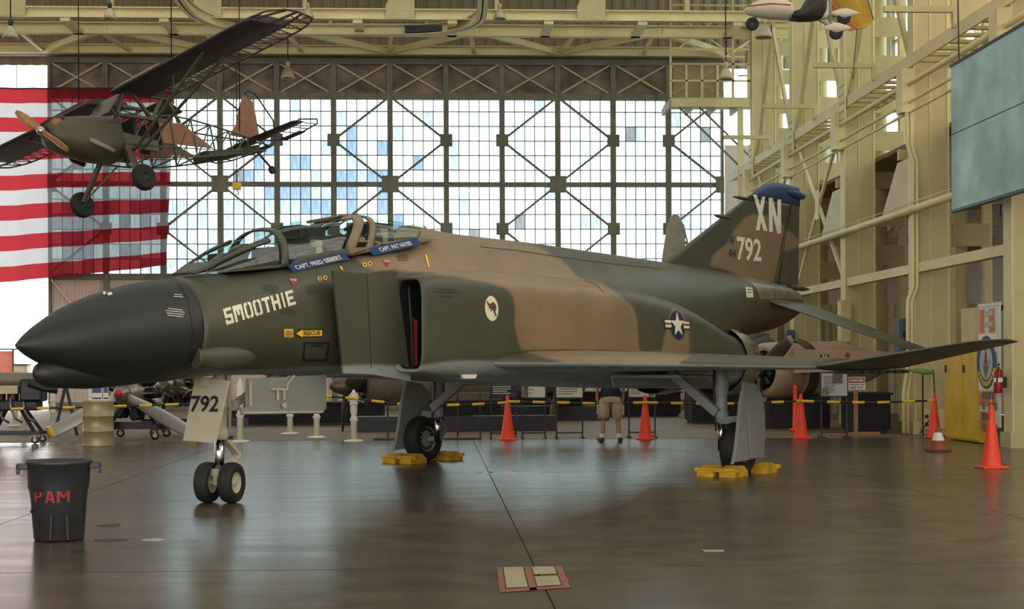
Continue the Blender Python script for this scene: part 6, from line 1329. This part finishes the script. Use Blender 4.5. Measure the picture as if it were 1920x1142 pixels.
p = atX(1885, 715, 10.2); t = thing('fire_extinguisher', 'red fire extinguisher on the column beside the crest notice board', 'fire extinguisher', (10.2, 27.72, p.z - .22)); mat('ext red', (150, 20, 28), .35, 0, .06)
MB().lathe([(.001, 0), (.075, .0), (.082, .02), (.082, .36), (.06, .42), (.025, .45), (.025, .48)], n=20).build('cylinder', MATS['ext red'], t); MB().bar((0, 0, .5), (-.02, -.1, .54), .03, .015).build('lever', MATS['darkmetal'], t); MB().tube([(0, -.03, .47), (-.05, -.1, .4), (-.06, -.1, .2)], .012, 6).build('hose', MATS['black'], t); MB().lathe([(.084, .2), (.084, .28)], n=20, cap=False).build('band_label', MATS['white paint'], t); MB().b6(-.05, -.04, .02, .12, .3, .46).build('yellow_tag', MATS['yellow'], t); MB().b6(.07, .147, -.03, .03, .1, .3).build('wall_bracket', MATS['darkmetal'], t)
for i, (u, v0, v1, Y) in enumerate(((1706, 596, 682, 33.6), (1489, 618, 662, 44.39))):
    a, b = atX(u, v0, CX - .12), atX(u, v1, CX - .12); t = thing('electrical_box', ['tall blue grey electrical box on the conduit column', 'small blue grey electrical box on the far column behind the stabiliser'][i], 'electrical box', (CX - .13, Y, b.z)); mat('box blue', (62, 82, 88), .5, 0, .15); MB().b6(-.12, .1, -.15, .2, 0, a.z - b.z).build('housing', MATS['box blue'], t, bevel=.01)
    for k in (.15, .6): MB().b6(-.04, .05, -.16, -.15, (a.z - b.z) * k, (a.z - b.z) * (k + .12)).build('latch', MATS['black'], t)
a = atX(1592, 585, CX - .02); t = thing('meter_cabinet', 'cream meter cabinet hung on the column beyond the conduits', 'cabinet', (CX - .0, 38.59, 2.1)); MB().b6(-.2, .05, -.1, .25, 0, 1.05).build('housing', cream2, t); MB().b6(-.21, -.2, -.08, .23, .03, 1.02).build('door', cream, t)
o = MB().tube([(CX + .35, 32.95, 1.4), (CX + .36, 32.9, .9), (CX + .3, 32.9, .4), (CX - .0, 32.8, .03)], .012, 6).build('power_cable', MATS['black']); tag(o, 'black cable trailing down the column beside the tall cone', 'cable')
t = thing('outlet_panel', 'cream conduit outlet panel at the foot of the column', 'electrical box', (CX + .12, 33.02, .12))
MB().b6(0, .5, 0, .08, 0, .42).build('panel', cream, t)
for z in (.1, .27):
    for x in (.1, .25): MB().lathe([(.045, 0), (.045, .015)], (x, 0, z), (0, -1, 0), 12).build('knockout', MATS['darkmetal'], t)
# green drop tank nose beneath the wing
p = atY(1730, 697, 32.4); t = thing('green_float', 'bright green pointed float lying beyond the outer wing', 'float', p); mat('lime', (108, 150, 60), .5, 0, .1); MB().tube([(-.35, 0, .04), (-.15, 0, .02), (.1, 0, -.01), (.25, 0, -.03)], [.01, .045, .06, .02], 12).build('float_body', MATS['lime'], t); MB().bar((.0, 0, -.05), (0, .0, -p.z), .03).build('float_stand', MATS['darkmetal'], t)
# ------------------------------------------------------------------ small aircraft hung in the aisle: silver nose, wire wheels
mat('silver skin', (150, 152, 148), .3, .7, .15, 3)
p = atX(1830, 452, 14.8); t = thing('aisle_monoplane', 'small silver-nosed monoplane hung in the side aisle', 'aircraft', p)
MB().lathe([(.02, -.75), (.12, -.7), (.3, -.45), (.42, -.1), (.45, .4), (.4, 1.2), (.2, 3.2)], (0, 0, 0), (-.15, 1, .0), 24).build('fuselage', MATS['silver skin'], t); MB().b6(-.1, .1, -.95, -.7, -.12, .1).build('engine_block', MATS['engine black'], t); MB().b6(-.8, 1.6, -.1, .9, .5, .6).build('wing', MATS['weathered grey'], t)
for u, v in ((1690, 548), (1787, 548)):
    c = atX(u, v, 14.2) - p; wheel(t, (c.x, c.y, c.z), (1, -.5, 0), .29, .09, .2, 'blackrubber', 'silver skin'); MB().bar((c.x, c.y, c.z), (0, .2, -.2), .04).build('axle_strut', MATS['darkmetal'], t)
for x in (-.6, .8): MB().tube([(x, .3, .55), (x, .3, 6.69 - p.z)], .012, 5).build('suspension_cable', MATS['black'], t)
p = atX(1692, 478, 12.6); t = thing('spare_wheel', 'large dark spoked wheel hung behind the conduit column', 'wheel', p); wheel(t, (0, 0, 0), (1, -.4, 0), .42, .1, .3, 'blackrubber', 'darkmetal'); MB().bar((0, 0, .3), (0, 0, 6.69 - p.z), .03).build('hanger', MATS['darkmetal'], t)
p = atX(1825, 578, 13.6); t = thing('wooden_hull', 'red brown wooden boat hull slung in the side aisle', 'boat', p); mat('hull wood', (124, 66, 44), .45, 0, .2, 3)
MB().loft([[(.35 * w_ * math.cos(PI * k / 10 + PI), y, -.22 * w_ * math.sin(PI * k / 10)) for k in range(11)] for y, w_ in ((-2.2, .1), (-1.6, .6), (-.6, 1), (.6, 1), (1.6, .6), (2.2, .1))], False, False).build('hull', MATS['hull wood'], t, solid=.03)
for y in (-1.3, 1.3): MB().tube([(0, y, 0), (0, y, 6.69 - p.z)], .012, 5).build('sling', MATS['yellow'], t)
# ------------------------------------------------------------------ outside the open doorway
mat('brick red', (150, 84, 66), .8, 0, .2, 2)
a, b = atY(-120, 697, 72), atY(25, 672, 72); t = thing('yard_fence', 'rust red screened fence outside the doorway', 'fence', ((a.x + b.x) / 2, 72, -.06)); w_ = (b.x - a.x) / 2
MB().b6(-w_, w_, 0, .05, .1, b.z + .4).build('screen', MATS['brick red'], t)
for k in range(4): x = lerp(-w_, w_, k / 3); MB().b6(x - .04, x + .04, -.05, 0, 0, b.z + .5).build('post', MATS['darkmetal'], t)
MB().b6(-w_, w_ + 8, -.04, 0, b.z + .45, b.z + .52).build('top_rail', MATS['darkmetal'], t)
p = atY(38, 690, 68); t = thing('utility_box', 'dark utility box outside the doorway beside the stair rails', 'box', (p.x, 68, -.06)); MB().b6(-.28, .28, 0, .6, 0, 1.7).build('cabinet', MATS['weathered grey'], t); MB().b6(-.32, .32, -.05, .65, 1.7, 1.78).build('lid', MATS['darkmetal'], t)
p = atY(66, 690, 70); t = thing('stair_railing', 'sloping metal stair railing outside the doorway', 'railing', (p.x, 70, -.06))
for k in range(3): MB().bar((-.5, 0, .5 + k * .3), (.6, 0, 1.2 + k * .3), .04).build('rail', MATS['darkmetal'], t)
for x in (-.5, .05, .6): MB().b6(x - .03, x + .03, -.03, .03, 0, 1.15 + (x + .5) * .64).build('post', MATS['darkmetal'], t)
